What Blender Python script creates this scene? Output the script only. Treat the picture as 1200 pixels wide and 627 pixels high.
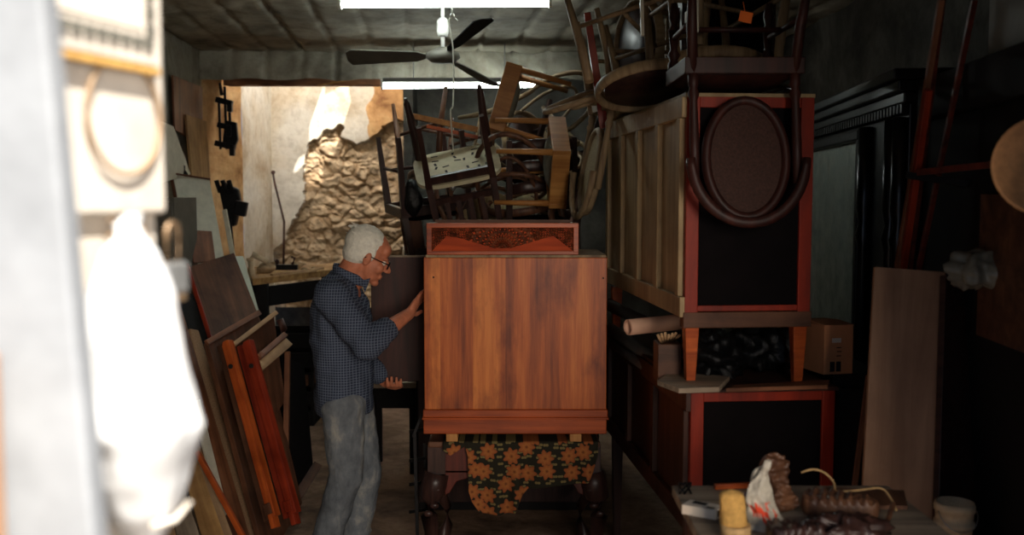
import bpy, bmesh, math, random
from mathutils import Vector, Matrix, Euler, noise
random.seed(7)
PI = math.pi
C = bpy.context.scene.collection
for o in list(bpy.data.objects):
    bpy.data.objects.remove(o)

# ------------------------------------------------------------------ camera
F = 1167.0
CAMZ = 1.72
PITCH = math.radians(4.2)
cam_d = bpy.data.cameras.new('camera')
cam_d.sensor_width = 36
cam_d.lens = 35.0
cam_d.clip_start = 0.05
cam_d.dof.use_dof = True
cam_d.dof.focus_distance = 4.3
cam_d.dof.aperture_fstop = 2.6
cam = bpy.data.objects.new('camera', cam_d)
C.objects.link(cam)
cam.location = (0, 0, CAMZ)
cam.rotation_euler = (PI/2 - PITCH, 0, 0)
bpy.context.scene.camera = cam

def W(px, py, Y):
    v = -(py-313.5)/F
    dy = math.cos(PITCH) + v*math.sin(PITCH)
    dz = -math.sin(PITCH) + v*math.cos(PITCH)
    k = Y/dy
    return Vector(((px-600)/F*k, Y, CAMZ+dz*k))

# ------------------------------------------------------------------ view + light
vs = bpy.context.scene.view_settings
vs.view_transform = 'Standard'
vs.look = 'None'
vs.gamma = 1.0
vs.use_curve_mapping = False
vs.exposure = 0.0

world = bpy.data.worlds.new('daylight')
bpy.context.scene.world = world
world.use_nodes = True
world.node_tree.nodes['Background'].inputs[0].default_value = (0.55, 0.72, 1.0, 1)
world.node_tree.nodes['Background'].inputs[1].default_value = 0.5

SUN_DIR = Vector((-0.30, 0.50, -0.81)).normalized()
def light(name, kind, loc, energy, color, direction=None, size=None, size_y=None):
    l = bpy.data.lights.new(name, kind)
    l.energy = energy; l.color = color
    if kind == 'AREA':
        l.shape = 'RECTANGLE'; l.size = size; l.size_y = size_y or size
    if kind == 'SUN':
        l.angle = math.radians(0.6)
    o = bpy.data.objects.new(name, l)
    C.objects.link(o)
    o.location = loc
    if direction is not None:
        o.rotation_euler = Vector(direction).to_track_quat('-Z', 'Y').to_euler()
    return o
light('sun', 'SUN', (2, -3, 6), 13.0, (1.0, 0.95, 0.87), SUN_DIR)
# daylight falling through the open roof of the shaft at the back
light('skylight_daylight', 'AREA', (-1.60, 8.95, 3.92), 78.0, (1.0, 0.95, 0.88), (0, 0.42, -1), 1.2, 0.7)
# daylight entering by the street doorway
light('doorway_daylight', 'AREA', (1.45, -3.2, 2.2), 205.0, (1.0, 0.86, 0.70), (-0.20, 1, -0.10), 1.8, 1.8)

# ------------------------------------------------------------------ materials
def lin(r, g, b):
    f = lambda c: (c/255/12.92) if c/255 <= 0.04045 else ((c/255+0.055)/1.055)**2.4
    return (f(r), f(g), f(b), 1)

def _base(name, rough=0.6, metal=0.0, spec=0.4):
    m = bpy.data.materials.new(name); m.use_nodes = True
    nt = m.node_tree
    b = nt.nodes['Principled BSDF']
    b.inputs['Roughness'].default_value = rough
    b.inputs['Metallic'].default_value = metal
    b.inputs['Specular IOR Level'].default_value = spec
    return m, nt, b

def N(nt, kind, **kw):
    n = nt.nodes.new(kind)
    for k, v in kw.items():
        if k.startswith('i_'):
            n.inputs[k[2:].replace('_', ' ')].default_value = v
        else:
            setattr(n, k, v)
    return n

def coords(nt, scale=(1, 1, 1), rot=(0, 0, 0), kind='Object'):
    t = nt.nodes.new('ShaderNodeTexCoord')
    mp = nt.nodes.new('ShaderNodeMapping')
    mp.inputs['Scale'].default_value = scale
    mp.inputs['Rotation'].default_value = rot
    nt.links.new(t.outputs[kind], mp.inputs['Vector'])
    return mp.outputs['Vector']

def ramp(nt, fac, stops):
    r = nt.nodes.new('ShaderNodeValToRGB')
    e = r.color_ramp.elements
    while len(e) < len(stops): e.new(0.5)
    for i, (p, c) in enumerate(stops):
        e[i].position = p; e[i].color = c
    nt.links.new(fac, r.inputs[0])
    return r.outputs[0]

def bump(nt, b, h, strength=0.3, dist=0.01):
    bp = nt.nodes.new('ShaderNodeBump')
    bp.inputs['Strength'].default_value = strength
    bp.inputs['Distance'].default_value = dist
    nt.links.new(h, bp.inputs['Height'])
    nt.links.new(bp.outputs[0], b.inputs['Normal'])

def sc(c, k): return (min(1, c[0]*k), min(1, c[1]*k), min(1, c[2]*k), 1)

def plain(name, col, rough=0.6, metal=0.0, var=0.25, scale=8, bmp=0.15, spec=0.4, bd=0.01):
    m, nt, b = _base(name, rough, metal, spec)
    v = coords(nt)
    n = N(nt, 'ShaderNodeTexNoise', i_Scale=scale, i_Detail=7.0, i_Roughness=0.65)
    nt.links.new(v, n.inputs['Vector'])
    c = ramp(nt, n.outputs['Fac'], [(0.3, sc(col, 1-var)), (0.7, sc(col, 1+var))])
    nt.links.new(c, b.inputs['Base Color'])
    if bmp: bump(nt, b, n.outputs['Fac'], bmp, bd)
    return m

def wood(name, c1, c2, axis='z', s=22, stretch=0.06, rough=0.45, blotch=0.5, bmp=0.12, spec=0.35):
    m, nt, b = _base(name, rough, 0, spec)
    k = [s, s, s]; k['xyz'.index(axis)] = s*stretch
    v = coords(nt, tuple(k))
    n = N(nt, 'ShaderNodeTexNoise', i_Scale=1.0, i_Detail=8.0, i_Roughness=0.62, i_Distortion=0.6)
    nt.links.new(v, n.inputs['Vector'])
    v2 = coords(nt, (3, 3, 3))
    n2 = N(nt, 'ShaderNodeTexNoise', i_Scale=1.3, i_Detail=5.0, i_Roughness=0.6)
    nt.links.new(v2, n2.inputs['Vector'])
    c = ramp(nt, n.outputs['Fac'], [(0.32, c2), (0.5, tuple((a+d)/2 for a, d in zip(c1, c2))), (0.66, c1)])
    mx = nt.nodes.new('ShaderNodeMixRGB'); mx.blend_type = 'MULTIPLY'
    mx.inputs[0].default_value = blotch
    c2r = ramp(nt, n2.outputs['Fac'], [(0.36, (0.28, 0.22, 0.2, 1)), (0.58, (1, 1, 1, 1))])
    nt.links.new(c, mx.inputs[1]); nt.links.new(c2r, mx.inputs[2])
    nt.links.new(mx.outputs[0], b.inputs['Base Color'])
    if bmp: bump(nt, b, n.outputs['Fac'], bmp, 0.004)
    return m

M = {}
M['teak'] = wood('teak', lin(206, 112, 44), lin(138, 62, 22), 'z', 14, 0.07, 0.42, 0.75)
def teak_panel():
    m, nt, b = _base('figured teak panel', 0.42, 0, 0.35)
    v = coords(nt, (1, 1, 0.16))
    wv = N(nt, 'ShaderNodeTexWave', wave_type='BANDS', bands_direction='X', i_Scale=1.3, i_Distortion=9.0, i_Detail=4.0, i_Detail_Scale=1.6)
    nt.links.new(v, wv.inputs['Vector'])
    v1 = coords(nt, (40, 40, 2.2))
    n = N(nt, 'ShaderNodeTexNoise', i_Scale=1.0, i_Detail=8.0, i_Roughness=0.65); nt.links.new(v1, n.inputs['Vector'])
    v2 = coords(nt, (5, 5, 2.2))
    n2 = N(nt, 'ShaderNodeTexNoise', i_Scale=1.2, i_Detail=6.0, i_Roughness=0.6); nt.links.new(v2, n2.inputs['Vector'])
    v3 = coords(nt, (1, 0, 0)); sx = nt.nodes.new('ShaderNodeSeparateXYZ'); nt.links.new(v3, sx.inputs[0])
    mu = N(nt, 'ShaderNodeMath', operation='MULTIPLY_ADD'); mu.inputs[1].default_value = 7.2; mu.inputs[2].default_value = 20.3; nt.links.new(sx.outputs['X'], mu.inputs[0])
    fl = N(nt, 'ShaderNodeMath', operation='FLOOR'); nt.links.new(mu.outputs[0], fl.inputs[0])
    wn = N(nt, 'ShaderNodeTexWhiteNoise', noise_dimensions='1D'); nt.links.new(fl.outputs[0], wn.inputs['W'])
    a = N(nt, 'ShaderNodeMath', operation='MULTIPLY_ADD'); a.inputs[1].default_value = 0.2; nt.links.new(wv.outputs['Fac'], a.inputs[0]); nt.links.new(n.outputs['Fac'], a.inputs[2])
    c = N(nt, 'ShaderNodeMath', operation='MULTIPLY_ADD'); c.inputs[1].default_value = 0.26; nt.links.new(wn.outputs['Value'], c.inputs[0]); nt.links.new(a.outputs[0], c.inputs[2])
    col = ramp(nt, c.outputs[0], [(0.42, lin(126, 56, 22)), (0.68, lin(182, 92, 38)), (0.95, lin(216, 128, 58))])
    mx = nt.nodes.new('ShaderNodeMixRGB'); mx.blend_type = 'MULTIPLY'; mx.inputs[0].default_value = 0.8
    st = ramp(nt, n2.outputs['Fac'], [(0.36, (0.34, 0.22, 0.16, 1)), (0.52, (1, 1, 1, 1))])
    nt.links.new(col, mx.inputs[1]); nt.links.new(st, mx.inputs[2]); nt.links.new(mx.outputs[0], b.inputs['Base Color'])
    bump(nt, b, n.outputs['Fac'], 0.1, 0.003)
    return m
M['teak_panel'] = teak_panel()
M['teak_h'] = wood('teak horizontal', lin(196, 92, 38), lin(128, 52, 22), 'x', 26, 0.05, 0.4, 0.3)
M['teak_red'] = wood('reddish teak', lin(196, 78, 32), lin(134, 46, 18), 'x', 22, 0.06, 0.6, 0.25, 0.12, 0.15)
M['carved'] = wood('dark stained carving', lin(138, 72, 42), lin(60, 30, 22), 'x', 60, 0.3, 0.5, 0.3)
M['orange_wood'] = wood('orange varnished wood', lin(216, 108, 48), lin(150, 58, 26), 'x', 26, 0.05, 0.35, 0.6)
M['red_wood'] = wood('red varnished wood', lin(176, 66, 38), lin(112, 34, 22), 'x', 24, 0.05, 0.38, 0.6)
M['plain_board'] = wood('plain brown board', lin(186, 146, 116), lin(150, 112, 88), 'x', 14, 0.08, 0.7, 0.25)
M['oval_frame'] = wood('very dark red wood', lin(70, 34, 28), lin(38, 20, 18), 'z', 24, 0.08, 0.5, 0.3)
M['film'] = plain('crumpled translucent film', lin(190, 182, 166), 0.5, 0, 0.2, 24, 0.3)
M['brown_x'] = wood('brown board', lin(158, 104, 72), lin(98, 62, 44), 'x', 20, 0.05, 0.55, 0.6)
M['dbrown_x'] = wood('dark brown board', lin(122, 80, 56), lin(72, 46, 33), 'x', 18, 0.06, 0.55, 0.7)
M['dbrown_z'] = wood('dark brown wood', lin(84, 50, 38), lin(40, 24, 20), 'z', 18, 0.06, 0.5, 0.6)
M['tan_x'] = wood('tan pine board', lin(206, 172, 130), lin(158, 122, 88), 'x', 20, 0.04, 0.65, 0.5)
M['grey_x'] = wood('weathered grey board', lin(178, 160, 138), lin(120, 106, 92), 'x', 20, 0.04, 0.75, 0.5)
M['ochre_x'] = wood('ochre board', lin(202, 160, 102), lin(146, 106, 66), 'x', 20, 0.04, 0.65, 0.5)
M['chip'] = plain('particle board', lin(160, 128, 98), 0.8, 0, 0.5, 160, 0.3)
M['white_board'] = plain('whitish laminate board', lin(205, 203, 186), 0.5, 0, 0.15, 12)
M['pale_green'] = plain('pale grey green board', lin(200, 206, 190), 0.6, 0, 0.1, 10)
M['grey_metal'] = plain('grey painted metal', lin(98, 96, 88), 0.5, 0, 0.25, 6)
M['cream'] = wood('cream painted wood', lin(190, 166, 124), lin(150, 124, 88), 'z', 16, 0.1, 0.55, 0.35)
M['red_paint'] = wood('red stained frame', lin(168, 48, 20), lin(116, 30, 14), 'z', 14, 0.1, 0.5, 0.35)
M['black_cloth'] = plain('near black panel', lin(15, 11, 13), 0.8, 0, 0.3, 10, 0.1, 0.1)
M['black_wood'] = plain('black lacquered wood', lin(20, 19, 20), 0.28, 0, 0.3, 10, 0.15, 0.5)
M['black_dull'] = plain('dull black wood', lin(22, 20, 21), 0.7, 0, 0.3, 10, 0.1, 0.2)
M['honey'] = wood('honey coloured beech', lin(206, 150, 84), lin(160, 102, 52), 'z', 26, 0.06, 0.5, 0.35)
M['pale_chair'] = wood('dusty pale wood', lin(168, 146, 112), lin(116, 94, 70), 'z', 24, 0.08, 0.6, 0.4)
M['dark_chair'] = wood('dark stained chair wood', lin(74, 50, 44), lin(36, 25, 25), 'z', 26, 0.08, 0.36, 0.4)
M['brown_chair'] = wood('brown chair wood', lin(122, 84, 60), lin(68, 44, 34), 'z', 26, 0.08, 0.45, 0.4)
M['redbrown_chair'] = wood('red brown chair wood', lin(116, 48, 34), lin(62, 26, 22), 'z', 24, 0.08, 0.4, 0.4)
M['pale_seat'] = plain('pale seat', lin(196, 188, 156), 0.7, 0, 0.12, 14)
M['slot'] = plain('dark slot', lin(30, 26, 24), 0.8, 0, 0.1)
M['cushion'] = plain('grey green upholstery', lin(128, 126, 112), 0.85, 0, 0.15, 30)
M['cane'] = plain('dark woven cane', lin(64, 40, 33), 0.75, 0, 0.45, 120, 0.4)
M['cane_pale'] = plain('pale woven cane', lin(170, 150, 112), 0.75, 0, 0.3, 120, 0.4)
M['black_metal'] = plain('black iron', lin(30, 30, 32), 0.45, 0.6, 0.3, 30)
M['white_metal'] = plain('white enamel', lin(226, 226, 220), 0.4, 0, 0.05, 8, 0.02)
M['steel'] = plain('dull steel', lin(170, 170, 168), 0.35, 0.7, 0.2, 30)
M['brass'] = plain('rusty brass', lin(150, 124, 96), 0.4, 0.6, 0.3, 30)
M['cardboard'] = plain('brown cardboard', lin(200, 136, 94), 0.85, 0, 0.1, 10, 0.05)
M['paper'] = plain('off white paper', lin(224, 212, 196), 0.8, 0, 0.08, 10, 0.05)
M['pink_paper'] = plain('pinkish paper roll', lin(222, 178, 152), 0.8, 0, 0.08, 10, 0.05)
M['grey_roll'] = plain('grey plastic roll', lin(84, 88, 88), 0.35, 0, 0.3, 10, 0.05)
M['black_plastic'] = plain('shiny black plastic', lin(14, 15, 17), 0.34, 0, 0.2, 14, 0.5, 0.4, 0.03)
M['white_plastic'] = plain('white plastic film', lin(206, 206, 206), 0.4, 0, 0.08, 9, 0.3)
M['clear_plastic'] = plain('cloudy plastic sheet', lin(120, 116, 104), 0.25, 0, 0.3, 14, 0.4)
M['door_paint'] = plain('peeling white paint', lin(206, 196, 182), 0.6, 0, 0.16, 9, 0.2)
M['rope'] = plain('straw rope', lin(196, 160, 110), 0.8, 0, 0.3, 60)
M['ring'] = plain('grey brown hoop', lin(150, 124, 96), 0.7, 0, 0.2, 20)
M['blue_grey'] = plain('weathered blue white post', lin(140, 143, 147), 0.7, 0, 0.16, 12)
M['peach'] = plain('peach painted wood', lin(176, 132, 96), 0.7, 0, 0.05, 4)
M['skin'] = plain('weathered skin', lin(190, 118, 88), 0.55, 0, 0.18, 26, 0.15, 0.4, 0.004)
M['hair'] = plain('white hair', lin(222, 220, 208), 0.75, 0, 0.15, 60, 0.6, 0.2, 0.006)
M['lens'] = plain('spectacle glass', lin(60, 60, 62), 0.1, 0, 0.05, 6, 0, 0.7)
M['eye'] = plain('eyeball', lin(225, 218, 208), 0.2, 0, 0.03, 6, 0)
M['leather'] = plain('black leather', lin(36, 30, 28), 0.4, 0, 0.2, 30)
M['tag_orange'] = plain('orange paper tag', lin(226, 110, 40), 0.8, 0, 0.08, 10, 0.02)
M['tan_round'] = plain('tan wicker', lin(196, 140, 92), 0.7, 0, 0.25, 40, 0.3)
M['brush_hair'] = plain('ochre bristles', lin(206, 160, 88), 0.9, 0, 0.25, 70, 0.5)
M['red_print'] = plain('red print', lin(222, 74, 44), 0.5, 0, 0.1, 10, 0.02)
M['blue_print'] = plain('blue plastic', lin(50, 54, 110), 0.4, 0, 0.2, 30)
M['cord'] = plain('white cord', lin(196, 196, 184), 0.6, 0, 0.1, 10, 0.02)
M['tub'] = plain('cream paint tub', lin(196, 176, 146), 0.6, 0, 0.3, 16, 0.1)
M['rock'] = plain('rubble stone', lin(172, 150, 122), 1.0, 0, 0.5, 13, 0.6, 0.0, 0.012)
M['tan_gap'] = plain('earth mortar', lin(150, 126, 98), 1.0, 0, 0.25, 16, 0.3, 0.0, 0.01)

def plaster(name, c1, c2, c3, s=1.6, rough=0.85, b_=0.4):
    m, nt, b = _base(name, rough, 0, 0.2)
    v = coords(nt)
    n = N(nt, 'ShaderNodeTexNoise', i_Scale=s, i_Detail=9.0, i_Roughness=0.62, i_Distortion=0.5)
    n2 = N(nt, 'ShaderNodeTexNoise', i_Scale=s*9, i_Detail=6.0, i_Roughness=0.7)
    nt.links.new(v, n.inputs['Vector']); nt.links.new(v, n2.inputs['Vector'])
    c = ramp(nt, n.outputs['Fac'], [(0.33, c3), (0.47, c2), (0.6, c1)])
    mx = nt.nodes.new('ShaderNodeMixRGB'); mx.blend_type = 'MULTIPLY'; mx.inputs[0].default_value = 0.5
    c2_ = ramp(nt, n2.outputs['Fac'], [(0.3, (0.5, 0.45, 0.4, 1)), (0.55, (1, 1, 1, 1))])
    nt.links.new(c, mx.inputs[1]); nt.links.new(c2_, mx.inputs[2])
    nt.links.new(mx.outputs[0], b.inputs['Base Color'])
    bump(nt, b, n2.outputs['Fac'], b_, 0.02)
    return m
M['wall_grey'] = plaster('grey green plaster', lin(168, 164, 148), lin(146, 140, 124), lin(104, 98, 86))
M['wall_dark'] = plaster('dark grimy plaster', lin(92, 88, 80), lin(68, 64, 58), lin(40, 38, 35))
M['wall_white'] = plaster('pale plaster', lin(208, 202, 190), lin(196, 184, 164), lin(164, 142, 114), 1.3)
M['wall_tan'] = plaster('warm tan plaster', lin(208, 170, 122), lin(186, 142, 94), lin(132, 92, 58), 2.2)
M['concrete'] = plaster('board marked concrete', lin(186, 180, 162), lin(158, 152, 136), lin(104, 98, 88), 1.2)
M['floor'] = plaster('dusty concrete floor', lin(168, 140, 118), lin(138, 112, 94), lin(92, 74, 62), 2.5)
M['street'] = plaster('grey paving', lin(90, 88, 84), lin(80, 78, 74), lin(60, 58, 55), 2.0)
M['lintel'] = wood('old lintel timber', lin(150, 100, 64), lin(88, 56, 38), 'x', 14, 0.1, 0.8, 0.5)

def emission(name, col, s):
    m = bpy.data.materials.new(name); m.use_nodes = True
    b = m.node_tree.nodes['Principled BSDF']
    b.inputs['Base Color'].default_value = (0.9, 0.9, 0.9, 1)
    b.inputs['Emission Color'].default_value = col
    b.inputs['Emission Strength'].default_value = s
    return m
M['tube'] = emission('fluorescent tube', (0.90, 1.0, 0.96, 1), 44.0)

def mirror_mat():
    m, nt, b = _base('old mirror glass', 0.12, 0.6, 0.5)
    v = coords(nt)
    n = N(nt, 'ShaderNodeTexNoise', i_Scale=5.0, i_Detail=8.0, i_Roughness=0.7)
    nt.links.new(v, n.inputs['Vector'])
    c = ramp(nt, n.outputs['Fac'], [(0.35, lin(110, 120, 112)), (0.65, lin(190, 198, 186))])  # greenish brightness of the reflection is put into the base colour
    nt.links.new(c, b.inputs['Base Color'])
    r = ramp(nt, n.outputs['Fac'], [(0.4, (0.45, 0.45, 0.45, 1)), (0.65, (0.28, 0.28, 0.28, 1))])
    nt.links.new(r, b.inputs['Roughness'])
    return m
M['mirror'] = mirror_mat()

def check_shirt():
    m, nt, b = _base('checked shirt cloth', 0.9, 0, 0.1)
    v = coords(nt)
    sep = nt.nodes.new('ShaderNodeSeparateXYZ'); nt.links.new(v, sep.inputs[0])
    outs = []
    for a, s_ in (('X', 88), ('Y', 88), ('Z', 88)):
        mu = N(nt, 'ShaderNodeMath', operation='MULTIPLY'); mu.inputs[1].default_value = s_
        nt.links.new(sep.outputs[a], mu.inputs[0])
        fr = N(nt, 'ShaderNodeMath', operation='FRACT'); nt.links.new(mu.outputs[0], fr.inputs[0])
        lt = N(nt, 'ShaderNodeMath', operation='LESS_THAN'); lt.inputs[1].default_value = 0.2
        nt.links.new(fr.outputs[0], lt.inputs[0]); outs.append(lt.outputs[0])
    mx1 = N(nt, 'ShaderNodeMath', operation='ADD'); nt.links.new(outs[0], mx1.inputs[0]); nt.links.new(outs[1], mx1.inputs[1])
    mn = N(nt, 'ShaderNodeMath', operation='MAXIMUM'); nt.links.new(outs[2], mn.inputs[0]); nt.links.new(outs[0], mn.inputs[1])
    h = N(nt, 'ShaderNodeMath', operation='MULTIPLY'); h.inputs[1].default_value = 0.8
    nt.links.new(mn.outputs[0], h.inputs[0])
    c = ramp(nt, h.outputs[0], [(0.0, lin(54, 62, 80)), (1.0, lin(112, 122, 140))])
    nt.links.new(c, b.inputs['Base Color'])
    n = N(nt, 'ShaderNodeTexNoise', i_Scale=9.0, i_Detail=5.0); nt.links.new(v, n.inputs['Vector'])
    bump(nt, b, n.outputs['Fac'], 0.5, 0.02)
    return m
M['shirt'] = check_shirt()

def denim():
    m, nt, b = _base('faded stained denim', 0.9, 0, 0.1)
    v = coords(nt, (1, 1, 0.6))
    n = N(nt, 'ShaderNodeTexNoise', i_Scale=5.0, i_Detail=8.0, i_Roughness=0.7)
    nt.links.new(v, n.inputs['Vector'])
    c = ramp(nt, n.outputs['Fac'], [(0.3, lin(70, 76, 84)), (0.5, lin(116, 122, 128)), (0.66, lin(176, 174, 164))])
    nt.links.new(c, b.inputs['Base Color'])
    n2 = N(nt, 'ShaderNodeTexNoise', i_Scale=14.0, i_Detail=4.0); nt.links.new(coords(nt, (1, 1, 0.35)), n2.inputs['Vector'])
    bump(nt, b, n2.outputs['Fac'], 0.7, 0.02)
    return m
M['denim'] = denim()

def floral():
    m, nt, b = _base('floral cloth', 0.9, 0, 0.1)
    v0 = coords(nt, (1, 1, 1))
    sep0 = nt.nodes.new('ShaderNodeSeparateXYZ'); nt.links.new(v0, sep0.inputs[0])
    cmb = nt.nodes.new('ShaderNodeCombineXYZ')
    nt.links.new(sep0.outputs['X'], cmb.inputs['X']); nt.links.new(sep0.outputs['Z'], cmb.inputs['Y'])
    def layer(scale, petals, rad, wob):
        vo = N(nt, 'ShaderNodeTexVoronoi', voronoi_dimensions='2D', i_Scale=scale, i_Randomness=0.75)
        nt.links.new(cmb.outputs[0], vo.inputs['Vector'])
        s1 = nt.nodes.new('ShaderNodeVectorMath'); s1.operation = 'SUBTRACT'
        nt.links.new(cmb.outputs[0], s1.inputs[0]); nt.links.new(vo.outputs['Position'], s1.inputs[1])
        sp = nt.nodes.new('ShaderNodeSeparateXYZ'); nt.links.new(s1.outputs[0], sp.inputs[0])
        at = N(nt, 'ShaderNodeMath', operation='ARCTAN2'); nt.links.new(sp.outputs['Y'], at.inputs[0]); nt.links.new(sp.outputs['X'], at.inputs[1])
        mu = N(nt, 'ShaderNodeMath', operation='MULTIPLY'); mu.inputs[1].default_value = petals; nt.links.new(at.outputs[0], mu.inputs[0])
        cs = N(nt, 'ShaderNodeMath', operation='COSINE'); nt.links.new(mu.outputs[0], cs.inputs[0])
        m2 = N(nt, 'ShaderNodeMath', operation='MULTIPLY'); m2.inputs[1].default_value = wob; nt.links.new(cs.outputs[0], m2.inputs[0])
        ad = N(nt, 'ShaderNodeMath', operation='ADD'); ad.inputs[1].default_value = rad; nt.links.new(m2.outputs[0], ad.inputs[0])
        dv = N(nt, 'ShaderNodeMath', operation='DIVIDE'); nt.links.new(vo.outputs['Distance'], dv.inputs[0]); nt.links.new(ad.outputs[0], dv.inputs[1])
        return dv.outputs[0]
    a = layer(12.5, 7, 0.42, 0.08)
    d = layer(30, 2, 0.24, 0.12)
    bg = lin(44, 42, 34)
    ca = ramp(nt, a, [(0.0, lin(96, 52, 34)), (0.3, lin(172, 108, 60)), (0.9, lin(150, 84, 50)), (1.0, bg)])
    m1 = N(nt, 'ShaderNodeMath', operation='LESS_THAN'); m1.inputs[1].default_value = 1.0; nt.links.new(d, m1.inputs[0])
    cd = ramp(nt, m1.outputs[0], [(0.0, bg), (1.0, lin(122, 108, 70))])
    mk = N(nt, 'ShaderNodeMath', operation='LESS_THAN'); mk.inputs[1].default_value = 1.0; nt.links.new(a, mk.inputs[0])
    mx = nt.nodes.new('ShaderNodeMixRGB'); nt.links.new(mk.outputs[0], mx.inputs[0])
    nt.links.new(cd, mx.inputs[1]); nt.links.new(ca, mx.inputs[2])
    nt.links.new(mx.outputs[0], b.inputs['Base Color'])
    return m
M['floral'] = floral()

# ------------------------------------------------------------------ builders
MATS = {}
def mat_of(o): return MATS.get(o.name, Matrix.Identity(4))

def tag(o, label=None, cat=None, group=None, kind=None):
    if label: o['label'] = label
    if cat: o['category'] = cat
    if group: o['group'] = group
    if kind: o['kind'] = kind
    return o

def thing(name, label, cat, loc=(0, 0, 0), rz=0.0, group=None, Mx=None):
    o = bpy.data.objects.new(name, None); C.objects.link(o)
    o.empty_display_size = 0.1
    m = Mx if Mx is not None else Matrix.Translation(Vector(loc)) @ Matrix.Rotation(rz, 4, 'Z')
    o.matrix_basis = m
    MATS[o.name] = m.copy()
    return tag(o, label, cat, group)

def frame_of(xax, zhint, org):
    x = Vector(xax).normalized(); z = Vector(zhint)
    y = z.cross(x)
    if y.length < 1e-6: y = Vector((0, 1, 0)).cross(x)
    y.normalize(); z = x.cross(y)
    m = Matrix((x, y, z)).transposed().to_4x4()
    m.translation = Vector(org)
    return m

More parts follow.
